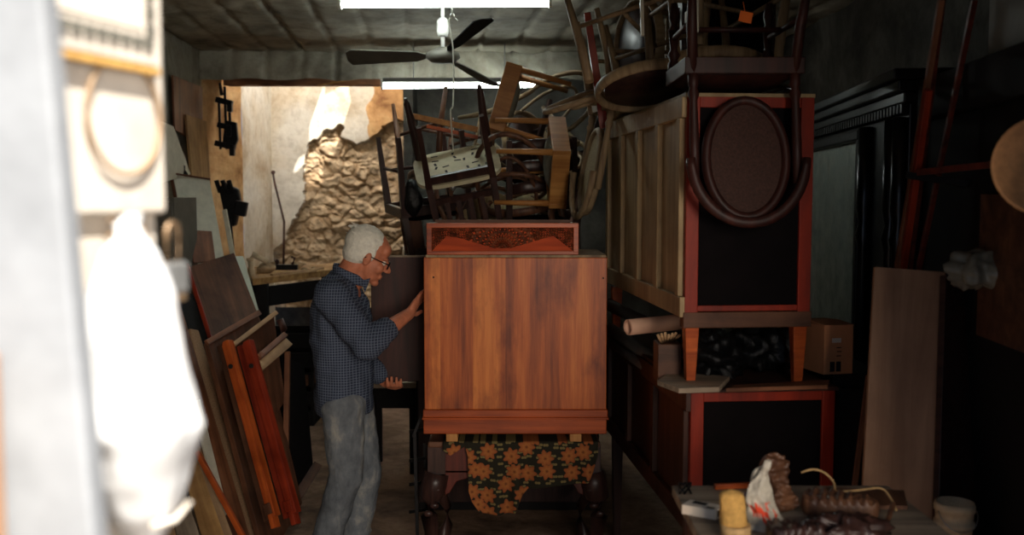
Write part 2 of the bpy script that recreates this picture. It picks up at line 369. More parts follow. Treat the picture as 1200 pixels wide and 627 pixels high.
class MB:
    def __init__(s): s.bm = bmesh.new(); s.mi = 0
    def _faces(s, fs, smooth=False):
        for f in fs: f.material_index = s.mi; f.smooth = smooth
    def box(s, c, size, rot=None, taper=None):
        hx, hy, hz = size[0]/2, size[1]/2, size[2]/2
        R = Euler(rot).to_matrix() if rot else Matrix.Identity(3)
        vv = []
        for k, (x, y, z) in enumerate([(-1,-1,-1),(1,-1,-1),(1,1,-1),(-1,1,-1),(-1,-1,1),(1,-1,1),(1,1,1),(-1,1,1)]):
            t = taper if (taper and z < 0) else 1.0
            vv.append(s.bm.verts.new(Vector(c)+R @ Vector((x*hx*t, y*hy*t, z*hz))))
        s._faces([s.bm.faces.new([vv[i] for i in q]) for q in
                  [(0,3,2,1),(4,5,6,7),(0,1,5,4),(1,2,6,5),(2,3,7,6),(3,0,4,7)]])
        return s
    def beam(s, p0, p1, w, t, up=(0, 0, 1), w1=None, t1=None):
        p0, p1 = Vector(p0), Vector(p1)
        m = frame_of(p1-p0, up, p0)
        w1 = w if w1 is None else w1; t1 = t if t1 is None else t1
        L = (p1-p0).length
        vv = []
        for x, ww, tt in ((0, w, t), (L, w1, t1)):
            for a, b in ((-1, -1), (1, -1), (1, 1), (-1, 1)):
                vv.append(s.bm.verts.new(m @ Vector((x, a*ww/2, b*tt/2))))
        s._faces([s.bm.faces.new([vv[i] for i in q]) for q in
                  [(0,3,2,1),(4,5,6,7),(0,1,5,4),(1,2,6,5),(2,3,7,6),(3,0,4,7)]])
        return s
    def tube(s, pts, radii, seg=12, closed=False, flat=None, up=(0, 0, 1), caps=True, smooth=True):
        """round or elliptic tube along pts; radii float | list of float | list of (r1, r2)"""
        pts = [Vector(p) for p in pts]
        n = len(pts)
        if not isinstance(radii, (list, tuple)): radii = [radii]*n
        rings = []
        for i in range(n):
            if closed: d = pts[(i+1) % n]-pts[i-1]
            else: d = pts[min(i+1, n-1)]-pts[max(i-1, 0)]
            d.normalize()
            u = Vector(up)
            a = u-d*u.dot(d)
            if a.length < 1e-3:
                u = Vector((1, 0, 0)); a = u-d*u.dot(d)
            a.normalize(); b = d.cross(a)
            r = radii[i]
            r1, r2 = r if isinstance(r, (tuple, list)) else (r, r)
            rings.append([s.bm.verts.new(pts[i]+a*r1*math.cos(2*PI*k/seg)+b*r2*math.sin(2*PI*k/seg)) for k in range(seg)])
        fs = []
        m = n if closed else n-1
        for i in range(m):
            A, B = rings[i], rings[(i+1) % n]
            for k in range(seg):
                fs.append(s.bm.faces.new((A[k], A[(k+1) % seg], B[(k+1) % seg], B[k])))
        s._faces(fs, smooth)
        if caps and not closed:
            s._faces([s.bm.faces.new(rings[0][::-1]), s.bm.faces.new(rings[-1])], False)
        return s
    def ell(s, c, r, rot=None, seg=20, rings=12, R=None):
        R = R if R is not None else (Euler(rot).to_matrix() if rot else Matrix.Identity(3))
        c = Vector(c)
        g = []
        for j in range(1, rings):
            th = PI*j/rings
            g.append([s.bm.verts.new(c+R @ Vector((r[0]*math.sin(th)*math.cos(2*PI*k/seg), r[1]*math.sin(th)*math.sin(2*PI*k/seg), r[2]*math.cos(th)))) for k in range(seg)])
        t = s.bm.verts.new(c+R @ Vector((0, 0, r[2]))); b = s.bm.verts.new(c-R @ Vector((0, 0, r[2])))
        fs = []
        for k in range(seg):
            k2 = (k+1) % seg
            fs.append(s.bm.faces.new((t, g[0][k], g[0][k2])))
            fs.append(s.bm.faces.new((b, g[-1][k2], g[-1][k])))
            for j in range(len(g)-1):
                fs.append(s.bm.faces.new((g[j][k], g[j+1][k], g[j+1][k2], g[j][k2])))
        s._faces(fs, True)
        return s
    def capsule(s, p0, p1, r0, r1, seg=14):
        p0, p1 = Vector(p0), Vector(p1)
        d = (p1-p0); L = d.length; d.normalize()
        pts, rr = [], []
        for k in range(5):
            a = PI/2*(1-k/4); pts.append(p0-d*r0*math.sin(a)); rr.append(max(r0*math.cos(a), 1e-4))
        for k in range(5):
            a = PI/2*k/4; pts.append(p1+d*r1*math.sin(a)); rr.append(max(r1*math.cos(a), 1e-4))
        # directions must all be d: avoid degenerate tangents
        return s.tube(pts, rr, seg)
    def prism(s, outline, p0, ax, ay, az, t):
        """outline [(a,b)] in plane (ax, ay) from p0, extruded t along az"""
        p0, ax, ay, az = Vector(p0), Vector(ax), Vector(ay), Vector(az)
        A = [s.bm.verts.new(p0+ax*a+ay*b) for a, b in outline]
        B = [s.bm.verts.new(p0+ax*a+ay*b+az*t) for a, b in outline]
        n = len(A)
        fs = [s.bm.faces.new(A[::-1]), s.bm.faces.new(B)]
        for i in range(n): fs.append(s.bm.faces.new((A[i], A[(i+1) % n], B[(i+1) % n], B[i])))
        s._faces(fs)
        return s
    def lathe(s, prof, c=(0, 0, 0), seg=24, R=None):
        R = R if R is not None else Matrix.Identity(3)
        c = Vector(c)
        rings = [[s.bm.verts.new(c+R @ Vector((max(r, 1e-4)*math.cos(2*PI*k/seg), max(r, 1e-4)*math.sin(2*PI*k/seg), z))) for k in range(seg)] for r, z in prof]
        fs = []
        for i in range(len(rings)-1):
            for k in range(seg):
                fs.append(s.bm.faces.new((rings[i][k], rings[i][(k+1) % seg], rings[i+1][(k+1) % seg], rings[i+1][k])))
        s._faces(fs, True)
        s._faces([s.bm.faces.new(rings[0][::-1]), s.bm.faces.new(rings[-1])])
        return s
    def grid(s, fn, nu, nv, smooth=True, mfn=None):
        g = [[s.bm.verts.new(fn(i/nu, j/nv)) for j in range(nv+1)] for i in range(nu+1)]
        for i in range(nu):
            for j in range(nv):
                f = s.bm.faces.new((g[i][j], g[i+1][j], g[i+1][j+1], g[i][j+1]))
                f.smooth = smooth
                f.material_index = mfn((i+.5)/nu, (j+.5)/nv) if mfn else s.mi
        return s
    def build(s, name, mat, parent=None, Mx=None, local=False, bevel=0.0, keep=False):
        """Mx: local frame in which the object lives (verts given in world unless local)"""
        me = bpy.data.meshes.new(name)
        bmesh.ops.recalc_face_normals(s.bm, faces=s.bm.faces[:])
        P = mat_of(parent) if parent else Matrix.Identity(4)
        if Mx is None:
            if local: Mx = P.copy()
            elif parent: Mx = Matrix.Translation(P.translation)
            else:
                lo = Vector((1e9,)*3); hi = Vector((-1e9,)*3)
                for v in s.bm.verts:
                    for k in range(3): lo[k] = min(lo[k], v.co[k]); hi[k] = max(hi[k], v.co[k])
                Mx = Matrix.Translation(((lo.x+hi.x)/2, (lo.y+hi.y)/2, lo.z))
        if not local: s.bm.transform(Mx.inverted())
        s.bm.to_mesh(me); s.bm.free()
        o = bpy.data.objects.new(name, me); C.objects.link(o)
        for m_ in (mat if isinstance(mat, (list, tuple)) else [mat]): me.materials.append(M[m_])
        if parent: o.parent = parent
        o.matrix_basis = P.inverted() @ Mx
        MATS[o.name] = Mx.copy()
        if bevel:
            b = o.modifiers.new('bevel', 'BEVEL'); b.width = bevel; b.segments = 2; b.limit_method = 'ANGLE'
        return o

def smooth_path(pts, n=6):
    P = [Vector(p) for p in pts]; out = []
    for i in range(len(P)-1):
        a, b, c, d = P[max(i-1, 0)], P[i], P[i+1], P[min(i+2, len(P)-1)]
        for k in range(n):
            t = k/n
            out.append(0.5*((2*b)+(c-a)*t+(2*a-5*b+4*c-d)*t*t+(3*b-a-3*c+d)*t*t*t))
    return out+[P[-1]]

def dup_tree(o, parent=None):
    c = o.copy(); C.objects.link(c)
    c.parent = parent
    c.matrix_basis = o.matrix_basis.copy()
    for ch in list(o.children): dup_tree(ch, c)
    return c

def struct(o): o['kind'] = 'structure'; return o

def slab(name, pts, th, mat, label=None, cat='board', group=None, parent=None, bevel=0.002, away=True, edge=None):
    """flat board through four world corners (TL, TR, BR, BL); long axis TL->BL is local x"""
    a, b, c, d = [Vector(p) for p in pts]
    L = ((d-a)+(c-b))/2; Wd = ((b-a)+(c-d))/2
    n = L.cross(Wd).normalized()
    cen = (a+b+c+d)/4
    if n.dot(cen-Vector((0, 0, CAMZ))) < 0: n = -n      # n points away from the viewer's side
    Mx = frame_of(L, n, cen)
    mb = MB()
    ins = [Mx.inverted() @ v for v in (a, b, c, d)]
    for v in ins: v.z = 0
    A = [mb.bm.verts.new(v) for v in ins]
    B = [mb.bm.verts.new(v+Vector((0, 0, th))) for v in ins]
    fs = [mb.bm.faces.new(A), mb.bm.faces.new(B[::-1])]
    for i in range(4):
        f = mb.bm.faces.new((A[i], B[i], B[(i+1) % 4], A[(i+1) % 4]))
        if edge: f.material_index = 1
        fs.append(f)
    o = mb.build(name, [mat, edge] if edge else mat, parent, Mx=Mx, local=True, bevel=bevel)
    if label: tag(o, label, cat, group)
    return o

def board_px(name, pts, th, mat, label=None, cat='board', **k):
    return slab(name, [W(*p) for p in pts], th, mat, label, cat, **k)

def stick(name, p0, p1, w, t, mat, label=None, cat='plank', parent=None, group=None, up=(0, 1, 0), bevel=0.002, w1=None):
    p0, p1 = Vector(p0), Vector(p1)
    Mx = frame_of(p1-p0, up, p0)
    mb = MB(); L = (p1-p0).length
    mb.beam((0, 0, 0), (L, 0, 0), w, t, (0, 0, 1), w1)
    o = mb.build(name, mat, parent, Mx=Mx, local=True, bevel=bevel)
    if label: tag(o, label, cat, group)
    return o

# ------------------------------------------------------------------ room shell
DX = -0.092                       # room's depth direction drifts left
def sk(x, Y, z): return Vector((x+DX*(Y-8.3), Y, z))
CEIL = 2.93
YB = 8.2                          # face of the rear beam
LX, RX = -2.55, 2.05

# ceiling: board-marked concrete with a pillow between joints
def ceil_fn(u, v):
    x = -2.9+u*5.6; Y = 1.35+v*(YB-1.35)
    jx = (x/0.285) % 1.0; jy = (Y/1.15+0.3*math.floor(x/0.285)) % 1.0
    h = 0.032*(1-abs(2*jx-1)**12)+0.022*(1-abs(2*jy-1)**30)
    h += 0.018*noise.noise(Vector((x*3, Y*3, 0)))+0.01*noise.noise(Vector((x*9, Y*9, 2)))
    p = sk(x, Y, CEIL-h)
    return p
mb = MB(); mb.grid(ceil_fn, 240, 150)
struct(mb.build('ceiling', 'concrete'))
# beam across the back
def beam_fn(u, v):
    x = -2.75+u*5.5
    z = 2.99-v*0.34
    jx = (x/0.285) % 1.0
    h = 0.04*(1-abs(2*jx-1)**12)+0.03*noise.noise(Vector((x*3, z*4, 5)))+0.012*noise.noise(Vector((x*10, z*10, 2)))
    z += 0.02*noise.noise(Vector((x*4, 0, 9)))*v
    return Vector((x, YB-h+0.08*(1-v), z))
mb = MB(); mb.grid(beam_fn, 220, 24)
mb.box((0, YB+0.2, 2.84), (5.5, 0.28, 0.3))
struct(mb.build('trim_1', 'concrete'))
mb = MB(); mb.box((0.2, 4.9, 3.14), (7.2, 7.0, 0.12)); mb.box((1.6, 8.7, 3.14), (5.0, 0.7, 0.12))
struct(mb.build('ceiling_slab', 'concrete'))

# floor and street
mb = MB(); mb.grid(lambda u, v: Vector((-3+u*6, 1.1+v*9.2, 0.006*noise.noise(Vector((u*30, v*40, 0))))), 60, 90)
struct(mb.build('floor', 'floor'))
mb = MB(); mb.box((0, -2.0, -0.06), (8, 6.3, 0.1))
struct(mb.build('ground', 'street'))
# side walls
mb = MB()
mb.grid(lambda u, v: Vector((LX+DX*((1.3+u*6.95)-8.25)+0.02*noise.noise(Vector((u*20, v*9, 0))), 1.3+u*6.95, v*3.1)), 90, 40)
mb.box((LX-0.35, 4.8, 1.55), (0.1, 7.4, 3.1))
struct(mb.build('wall_left', 'wall_grey'))
mb = MB()
mb.grid(lambda u, v: Vector((RX+0.02*noise.noise(Vector((u*20, v*9, 4))), 1.3+u*8.9, v*3.1)), 90, 40)
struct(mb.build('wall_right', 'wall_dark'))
# street facade with its wide doorway
mb = MB()
mb.box((-2.2, 1.38, 1.6), (3.3, 0.16, 3.2))
mb.box((1.65, 1.38, 1.6), (1.24, 0.16, 3.2))
mb.box((0.33, 1.38, 2.70), (1.8, 0.16, 1.08))
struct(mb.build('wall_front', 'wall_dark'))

# splayed jamb at the left of the rear opening, then the shaft
J0 = W(238, 200, 8.2); J1 = W(284, 200, 8.75); S1 = W(319, 200, 9.8)
def quadwall(name, p, q, z0, z1, mat, nu=40, nv=60, amp=0.012):
    mb = MB()
    d = (q-p); nrm = Vector((d.y, -d.x, 0)).normalized()
    mb.grid(lambda u, v: Vector((p.x+d.x*u, p.y+d.y*u, z0+(z1-z0)*v))+nrm*amp*noise.noise(Vector((u*4+p.x, v*7, p.y))), nu, nv)
    return struct(mb.build(name, mat))
quadwall('wall_jamb', Vector((J0.x-0.1, J0.y, 0)), J1, 0, 4.0, 'wall_tan')
quadwall('wall_shaft_left', J1, S1, 0, 4.2, 'wall_white')

# back wall of the shaft: plaster that has fallen away from rubble masonry
YS = 9.8
bx0, bx1 = S1.x, W(500, 200, 9.8).x
mask = [(355, 196), (360, 172), (378, 155), (396, 149), (406, 160), (417, 170), (432, 164), (450, 149), (466, 140), (520, 128),
        (520, 420), (296, 420), (300, 306), (318, 296), (333, 279), (343, 264), (351, 244), (357, 222)]
maskw = [(W(a, b, YS).x, W(a, b, YS).z) for a, b in mask]
def inside(x, z):
    c = False; n = len(maskw); j = n-1
    for i in range(n):
        xi, zi = maskw[i]; xj, zj = maskw[j]
        if (zi > z) != (zj > z) and x < (xj-xi)*(z-zi)/(zj-zi)+xi: c = not c
        j = i
    return c
def rub_in(x, z):
    dx = 0.05*noise.noise(Vector((x*9, z*9, 1)))+0.02*noise.noise(Vector((x*30, z*30, 1)))
    dz = 0.05*noise.noise(Vector((x*9, z*9, 7)))
    return inside(x+dx, z+dz)
def shaft_pt(u, v):
    x = bx0-0.02+u*(bx1-bx0+0.2); z = 0.6+v*3.5
    if rub_in(x, z):
        q = Vector((x*6.0+0.8*noise.noise(Vector((x*5, z*5, 3))), z*9.5+0.8*noise.noise(Vector((x*5, z*5, 8))), 0))
        d = noise.voronoi(q)[0]
        edge = min(1.0, (d[1]-d[0])*3.2)
        cid = noise.cell(Vector((noise.voronoi(q)[1][0]))*7.3)
        fl_ = 0.35+0.65*max(0.0, min(1.0, 0.5+2.2*noise.noise(Vector((x*2.2, z*2.2, 12)))))
        h = -0.065+0.026*fl_*(edge**0.6)*(0.15+1.2*abs(cid))+0.04*noise.noise(Vector((x*3, z*3, 4)))-0.03*abs(noise.noise(Vector((x*8, z*11, 0))))-0.012*abs(noise.noise(Vector((x*20, z*24, 3))))+0.006*noise.noise(Vector((x*34, z*38, 0)))
    else:
        h = 0.01+0.014*noise.noise(Vector((x*4, z*4, 0)))
    return Vector((x, YS-h, z))
def shaft_mat(u, v):
    x = bx0-0.02+u*(bx1-bx0+0.2); z = 0.6+v*3.5
    if not rub_in(x, z):
        lim = W(430, 0, YS).x+0.12*noise.noise(Vector((x*5, z*5, 0)))
        return 0 if x < lim else 3
    q = Vector((x*6.0+0.8*noise.noise(Vector((x*5, z*5, 3))), z*9.5+0.8*noise.noise(Vector((x*5, z*5, 8))), 0))
    d = noise.voronoi(q)[0]
    return 1 if (d[1]-d[0]) > 0.14+0.35*noise.noise(Vector((x*4, z*4, 6))) else 2
mb = MB(); mb.grid(shaft_pt, 250, 440, True, shaft_mat)
struct(mb.build('wall_back', ['wall_white', 'rock', 'tan_gap', 'wall_tan']))
mb = MB(); mb.box(((bx0+bx1)/2+0.05, YS+0.30, 2.1), (bx1-bx0+0.6, 0.1, 4.2)); struct(mb.build('wall_back_core', 'wall_dark'))
# rear wall to the right of the shaft, and the shaft's right cheek
xr = W(482, 200, 8.9).x
mb = MB()
mb.grid(lambda u, v: Vector((xr+u*(RX-xr+0.3), 8.85+0.03*noise.noise(Vector((u*20, v*16, 0))), v*3.1)), 80, 50)
mb.box((xr+0.02, 9.2, 2.05), (0.08, 1.5, 4.1))
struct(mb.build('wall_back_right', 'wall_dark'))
# shaft roof with a ragged hole where the sun comes in
def roof_piece(x0, x1, y0, y1, z=4.05):
    mb.box(((x0+x1)/2, (y0+y1)/2, z), (x1-x0, y1-y0, 0.1))
hx0, hx1, hy0, hy1 = -1.38, -1.02, 8.46, 9.04
mb = MB()
roof_piece(-3.0, hx0, 8.4, 10); roof_piece(hx1, -0.6, 8.4, 10)
roof_piece(hx0, hx1, 8.4, hy0); roof_piece(hx0, hx1, hy1, 10)
for (a, b, c_, d_) in ((-1.38, 8.66, 0.14, 0.5), (-1.0, 9.0, 0.16, 0.9), (-1.02, 8.56, 0.12, 0.5), (-1.30, 9.05, 0.12, 0.4), (-1.24, 8.45, 0.12, 0.7)):
    mb.box((a, b, 4.05), (c_, c_, 0.08), (0, 0, d_))
mb.box((-1.8, 8.40, 3.5), (2.6, 0.06, 1.2)); struct(mb.build('ceiling_shaft', 'wall_white'))

# lintel over the opening
mb = MB()
pa, pb = W(262, 84, 8.35), W(462, 84, 8.35)
mb.grid(lambda u, v: Vector((pa.x+(pb.x-pa.x)*u, 8.33-0.02*noise.noise(Vector((u*14, v*3, 0))), 2.62+0.02*noise.noise(Vector((u*9, 3, 3)))*(1 if v < .5 else 0)+0.24*v)), 60, 8)
mb.box(((pa.x+pb.x)/2, 8.43, 2.75), (pb.x-pa.x, 0.17, 0.24))
struct(mb.build('trim_2', 'lintel'))
print('SHELL', W(262, 84, 8.35), W(360, 105, 8.35))

# ------------------------------------------------------------------ fluorescent lamps, fan, cord
def tube_lamp(px0, px1, py, Y, label, drop):
    a, b = W(px0, py, Y), W(px1, py-1.5, Y)
    t = thing('fluorescent_lamp', label, 'lamp', ((a.x+b.x)/2, Y, a.z-0.02), 0, 'tube lamps under the ceiling')
    mb = MB(); mb.tube([a, b], 0.017, 16); mb.build('tube', 'tube', t)
    mb = MB(); mb.box(((a.x+b.x)/2, Y, a.z+0.045), (b.x-a.x, 0.06, 0.035)); mb.build('fixture', 'grey_metal', t, bevel=0.004)
    for p, sgn in ((a, -1), (b, 1)):
        mb = MB(); mb.box((p.x+sgn*0.008, Y, p.z+0.012), (0.018, 0.036, 0.075)); mb.build('end_cap', 'white_metal', t, bevel=0.003)
    for fx in (0.2, 0.8):
        q = a.lerp(b, fx)
        mb = MB(); mb.tube([q+Vector((0, 0, 0.055)), q+Vector((0, 0, drop))], 0.004, 8); mb.build('hanger', 'steel', t)
    return t
tube_lamp(400, 643, 5.5, 5.76, 'long lit fluorescent tube at the top edge, nearest the doorway', CEIL-W(400, 5, 5.76).z-0.02)
tube_lamp(449, 627, 101, 7.7, 'lit fluorescent tube lower and further back, behind the piled chairs', CEIL-W(449, 101, 7.7).z-0.02)

fc = W(519, 66, 6.1)
fan = thing('ceiling_fan', 'grey ceiling fan hanging below the concrete ceiling between the two tubes', 'fan', fc)
mb = MB(); mb.lathe([(0.01, -0.04), (0.07, -0.035), (0.105, -0.01), (0.10, 0.02), (0.05, 0.045), (0.02, 0.055)], fc); mb.build('motor', 'grey_metal', fan)
mb = MB(); mb.tube([fc+Vector((0, 0, 0.05)), fc+Vector((0, 0, CEIL-fc.z-0.02))], 0.012); mb.lathe([(0.03, 0.12), (0.036, 0.15), (0.036, 0.21), (0.02, 0.23)], fc); mb.build('downrod', 'white_metal', fan)
for ang in (-62, 58, 178):
    d = Vector((math.cos(math.radians(ang)), math.sin(math.radians(ang)), 0)); s_ = Vector((-d.y, d.x, 0.30)).normalized()
    mb = MB()
    mb.prism([(0.16, -0.045), (0.56, -0.07), (0.585, -0.03), (0.585, 0.04), (0.55, 0.07), (0.16, 0.045), (0.09, 0.012), (0.09, -0.012)], fc, d, s_, d.cross(s_), 0.006)
    for v in mb.bm.verts: v.co = fc+Matrix.Rotation(math.radians(-15), 3, 'X') @ (v.co-fc)
    mb.build('blade', 'black_dull' if ang == -62 else 'grey_metal', fan)
cp = [W(529, 9, 5.7), W(530, 18, 5.7), W(526, 26, 5.7), W(531, 60, 5.65), W(531, 120, 5.5), W(528, 132, 5.45), W(531, 180, 5.4), W(531, 214, 5.35)]
t = thing('hanging_cord', 'thin pale cord knotted and hanging from the nearest fluorescent tube', 'cord', cp[-1])
mb = MB(); mb.tube(smooth_path(cp), 0.004, 8); mb.build('cord', 'cord', t)
mb = MB(); mb.ell(cp[1], (0.014, 0.01, 0.012)); mb.tube([cp[1], cp[1]+Vector((0.03, 0, -0.03))], 0.003, 6); mb.tube([cp[1], cp[1]+Vector((-0.025, 0, -0.035))], 0.003, 6); mb.build('knot', 'cord', t)
mb = MB(); mb.lathe([(0.008, 0.0), (0.014, -0.01), (0.014, -0.03), (0.006, -0.045)], cp[-1]); mb.build('pull', 'steel', t)
stick('curtain_rod', W(372, 100, 8.29), W(452, 86, 8.29), 0.012, 0.012, 'honey', 'thin light stick running along the timber lintel', 'stick')

# ------------------------------------------------------------------ street door at the left, out of focus
th = math.radians(14.5)
dd = Vector((math.sin(th), math.cos(th), 0)); dn = Vector((math.cos(th), -math.sin(th), 0))
D0 = Vector((-0.397, 1.0, 0))
def dpt(s, z, off=0.0): return D0+dd*s+dn*off+Vector((0, 0, z))
dMx = frame_of(dd, dn, D0)
door = thing('door_panel', 'white peeling open door with a hoop, blurred at the left edge', 'door', D0); door.name = 'door_1'; MATS['door_1'] = MATS.get('door_panel', Matrix.Translation(D0))
for k in ('label', 'category'): del door[k]
door['kind'] = 'structure'
mb = MB(); mb.box((D0+dd*(-0.06)-dn*0.02+Vector((0, 0, 1.1))), (0.27, 0.03, 2.1), (0, 0, PI/2-th)); mb.build('door_leaf', 'door_paint', door, bevel=0.004)
mb = MB()
mb.box((D0+dd*(-0.075)-dn*0.0+Vector((0, 0, 1.98))), (0.30, 0.016, 0.56), (0, 0, PI/2-th)); mb.build('door_upper_panel', 'door_paint', door, bevel=0.004)
# hoop
hc_s, hc_z = 0.0, W(138, 137, 1.0).z
mb = MB(); mb.tube([dpt(hc_s+0.058*math.cos(a), hc_z+0.057*math.sin(a), 0.014) for a in [2*PI*k/40 for k in range(40)]], 0.0026, 8, closed=True)
tag(mb.build('wire_hoop', 'ring'), 'thin brown hoop hanging flat on the white door', 'hoop')
# tiled picture frame, tilted
t = thing('framed_picture', 'framed picture with a patterned grey border at the top of the white door', 'picture', dpt(-0.02, 1.91, 0.02))
def fr(s0, s1, z0, z1, off, mat, name, thick=0.01, dz=0.0):
    mb = MB(); mb.prism([(s0, z0), (s1, z0+dz), (s1, z1+dz), (s0, z1)], dpt(0, 0, off), dd, Vector((0, 0, 1)), dn, thick); return mb.build(name, mat, t)
fr(-0.13, 0.048, 1.852, 2.12, 0.012, 'door_paint', 'frame')
mb = MB()
for k in range(9): mb.box(dpt(-0.118+k*0.018, 1.872, 0.024), (0.012, 0.004, 0.010), (0, 0, PI/2-th))
for k in range(12): mb.box(dpt(0.03, 1.885+k*0.018, 0.024), (0.010, 0.004, 0.012), (0, 0, PI/2-th))
mb.build('border', 'grey_metal', t)
fr(-0.125, 0.018, 1.885, 2.1, 0.022, 'paper', 'picture_sheet', 0.002)
stick('wooden_ledge', dpt(-0.14, 1.846, 0.018), dpt(0.052, 1.846, 0.018), 0.008, 0.006, 'brush_hair', 'orange brown ledge strip under the framed picture', 'ledge')
# hasp and padlock
pl = dpt(0.050, W(180, 325, 1.05).z, 0.03)
t = thing('padlock', 'open steel padlock hanging at the edge of the white door', 'padlock', pl)
mb = MB(); mb.box(pl, (0.04, 0.014, 0.034), (0, 0, PI/2-th)); mb.build('lock_body', 'steel', t, bevel=0.004)
mb = MB(); mb.tube([pl+Vector((0, 0, 0.012))+dd*(0.011*math.cos(a))+Vector((0, 0, 0.034+0.012*math.sin(a)-(0.03 if (a < 0 or a > PI) else 0))) for a in [-.1, 0, .5, 1, 1.57, 2.1, 2.6, PI, PI+.1]], 0.0028, 8); mb.build('shackle', 'brass', t)
mb = MB(); mb.box(pl+Vector((0, 0, -0.02)), (0.03, 0.01, 0.008), (0, 0, PI/2-th)); mb.build('keyway', 'brass', t)
# tangled wire
t = thing('door_bolt', 'rusty bolt and tangled wire above the white bag', 'bolt', dpt(-0.02, 1.68, 0.02))
mb = MB()
pts = [dpt(-0.05+0.07*random.random(), 1.655+0.05*random.random(), 0.02+0.02*random.random()) for k in range(18)]
mb.tube(pts, 0.0018, 6); mb.build('wire', 'ring', t)
mb = MB(); mb.tube([dpt(-0.01, 1.70, 0.025), dpt(0.012, 1.665, 0.03)], 0.005, 10); mb.ell(dpt(-0.015, 1.665, 0.022), (0.014, 0.014, 0.016)); mb.build('bolt', 'brass', t)
# plastic bag hanging
t = thing('plastic_bag', 'big white plastic bag hanging from the open door', 'bag', dpt(0, 1.35, 0.06))
def bagf(u, v):
    a = u*2*PI
    prof = [(0, .015), (.06, .035), (.2, .055), (.4, .070), (.62, .090), (.8, .068), (.92, .045), (1, .02)]
    for i in range(len(prof)-1):
        if v <= prof[i+1][0]:
            k = (v-prof[i][0])/(prof[i+1][0]-prof[i][0]); r = prof[i][1]*(1-k)+prof[i+1][1]*k; break
    r *= 1+0.10*math.sin(a*7+v*3)*(1-v)+0.10*noise.noise(Vector((math.cos(a)*2, math.sin(a)*2, v*7)))
    z = 1.685-0.30*v-0.012*math.cos(a)*v
    return dpt(-0.055+0.85*r*math.cos(a)+0.004*v, z, 0.055+0.55*r*math.sin(a))
mb = MB(); mb.grid(bagf, 60, 50); mb.build('bag_body', 'white_plastic', t)
mb = MB(); mb.tube([dpt(0.0, 1.70, 0.02), dpt(-0.04, 1.69, 0.04), dpt(-0.05, 1.672, 0.055)], [(.004, .01), (.005, .012), (.006, .016)], 10); mb.build('handle', 'white_plastic', t)
mb = MB(); mb.tube([dpt(-0.08, 1.415, 0.088), dpt(-0.05, 1.41, 0.09), dpt(-0.02, 1.418, 0.088)], 0.003, 8); mb.build('tie', 'paper', t)
# post beside the door
e0, e1 = W(50, 0, 0.76), W(110, 627, 0.76); ks = (e1.x-e0.x)/(e1.z-e0.z)
mb = MB(); mb.prism([(-0.8, 0), (e0.x+ks*(0-e0.z), 0), (e0.x+ks*(2.6-e0.z), 2.6), (-0.8, 2.6)], (0, 0.76, 0), (1, 0, 0), (0, 0, 1), (0, 1, 0), 0.03)
o = mb.build('trim_3', 'blue_grey', bevel=0.004); struct(o)
mb = MB(); mb.box((-0.64, 0.715, 0.8), (0.6, 0.03, 1.61)); o = mb.build('trim_4', 'peach', bevel=0.004); o.location.x += -0.038; struct(o)

# ------------------------------------------------------------------ left wall boards
B = board_px
GB = 'boards leaning on the left wall'
B('plywood_offcut', [(203, 88, 7.15), (237, 102, 8.05), (238, 172, 8.05), (205, 152, 7.18)], 0.015, 'brown_x', 'brown plywood offcut fixed highest on the left wall', 'board')
B('plywood_offcut', [(219, 134, 7.45), (241, 142, 8.0), (248, 216, 7.95), (224, 212, 7.42)], 0.015, 'ochre_x', 'narrow tan board overlapping the brown plywood offcut on the left wall', 'board')
B('curved_panel', [(190, 142, 6.75), (203, 148, 7.0), (224, 204, 7.35), (190, 214, 6.7)], 0.02, 'white_board', 'pale panel with slanted edge behind the tan board on the left wall', 'panel')
B('cupboard_side', [(186, 145, 7.0), (197, 148, 7.05), (203, 205, 7.05), (186, 202, 7.0)], 0.03, 'grey_metal', 'small grey board next to the blurred door edge, under the pale panel', 'board')
t = thing('framed_board', 'whitish laminate board in a brown frame leaning on the left wall', 'board', W(225, 300, 6.9))
B('face', [(202, 204, 7.0), (245, 211, 7.2), (264, 306, 7.0), (221, 312, 6.8)], 0.012, 'white_board', parent=t)
stick('frame_edge', W(200, 203, 6.99), W(221, 312, 6.79), 0.02, 0.02, 'dbrown_x', parent=t)
stick('frame_edge', W(202, 203, 6.99), W(246, 210, 7.19), 0.012, 0.02, 'dbrown_x', parent=t)
B('small_brown_panel', [(222, 269, 6.75), (248, 271, 6.9), (253, 306, 6.8), (227, 308, 6.65)], 0.012, 'brown_x', 'small reddish brown panel covering the lower part of the whitish board', 'panel')
stick('pale_lath', W(263, 246, 7.3), W(276, 318, 7.0), 0.035, 0.012, 'white_board', 'pale upright lath below the lower black clamp', 'lath')
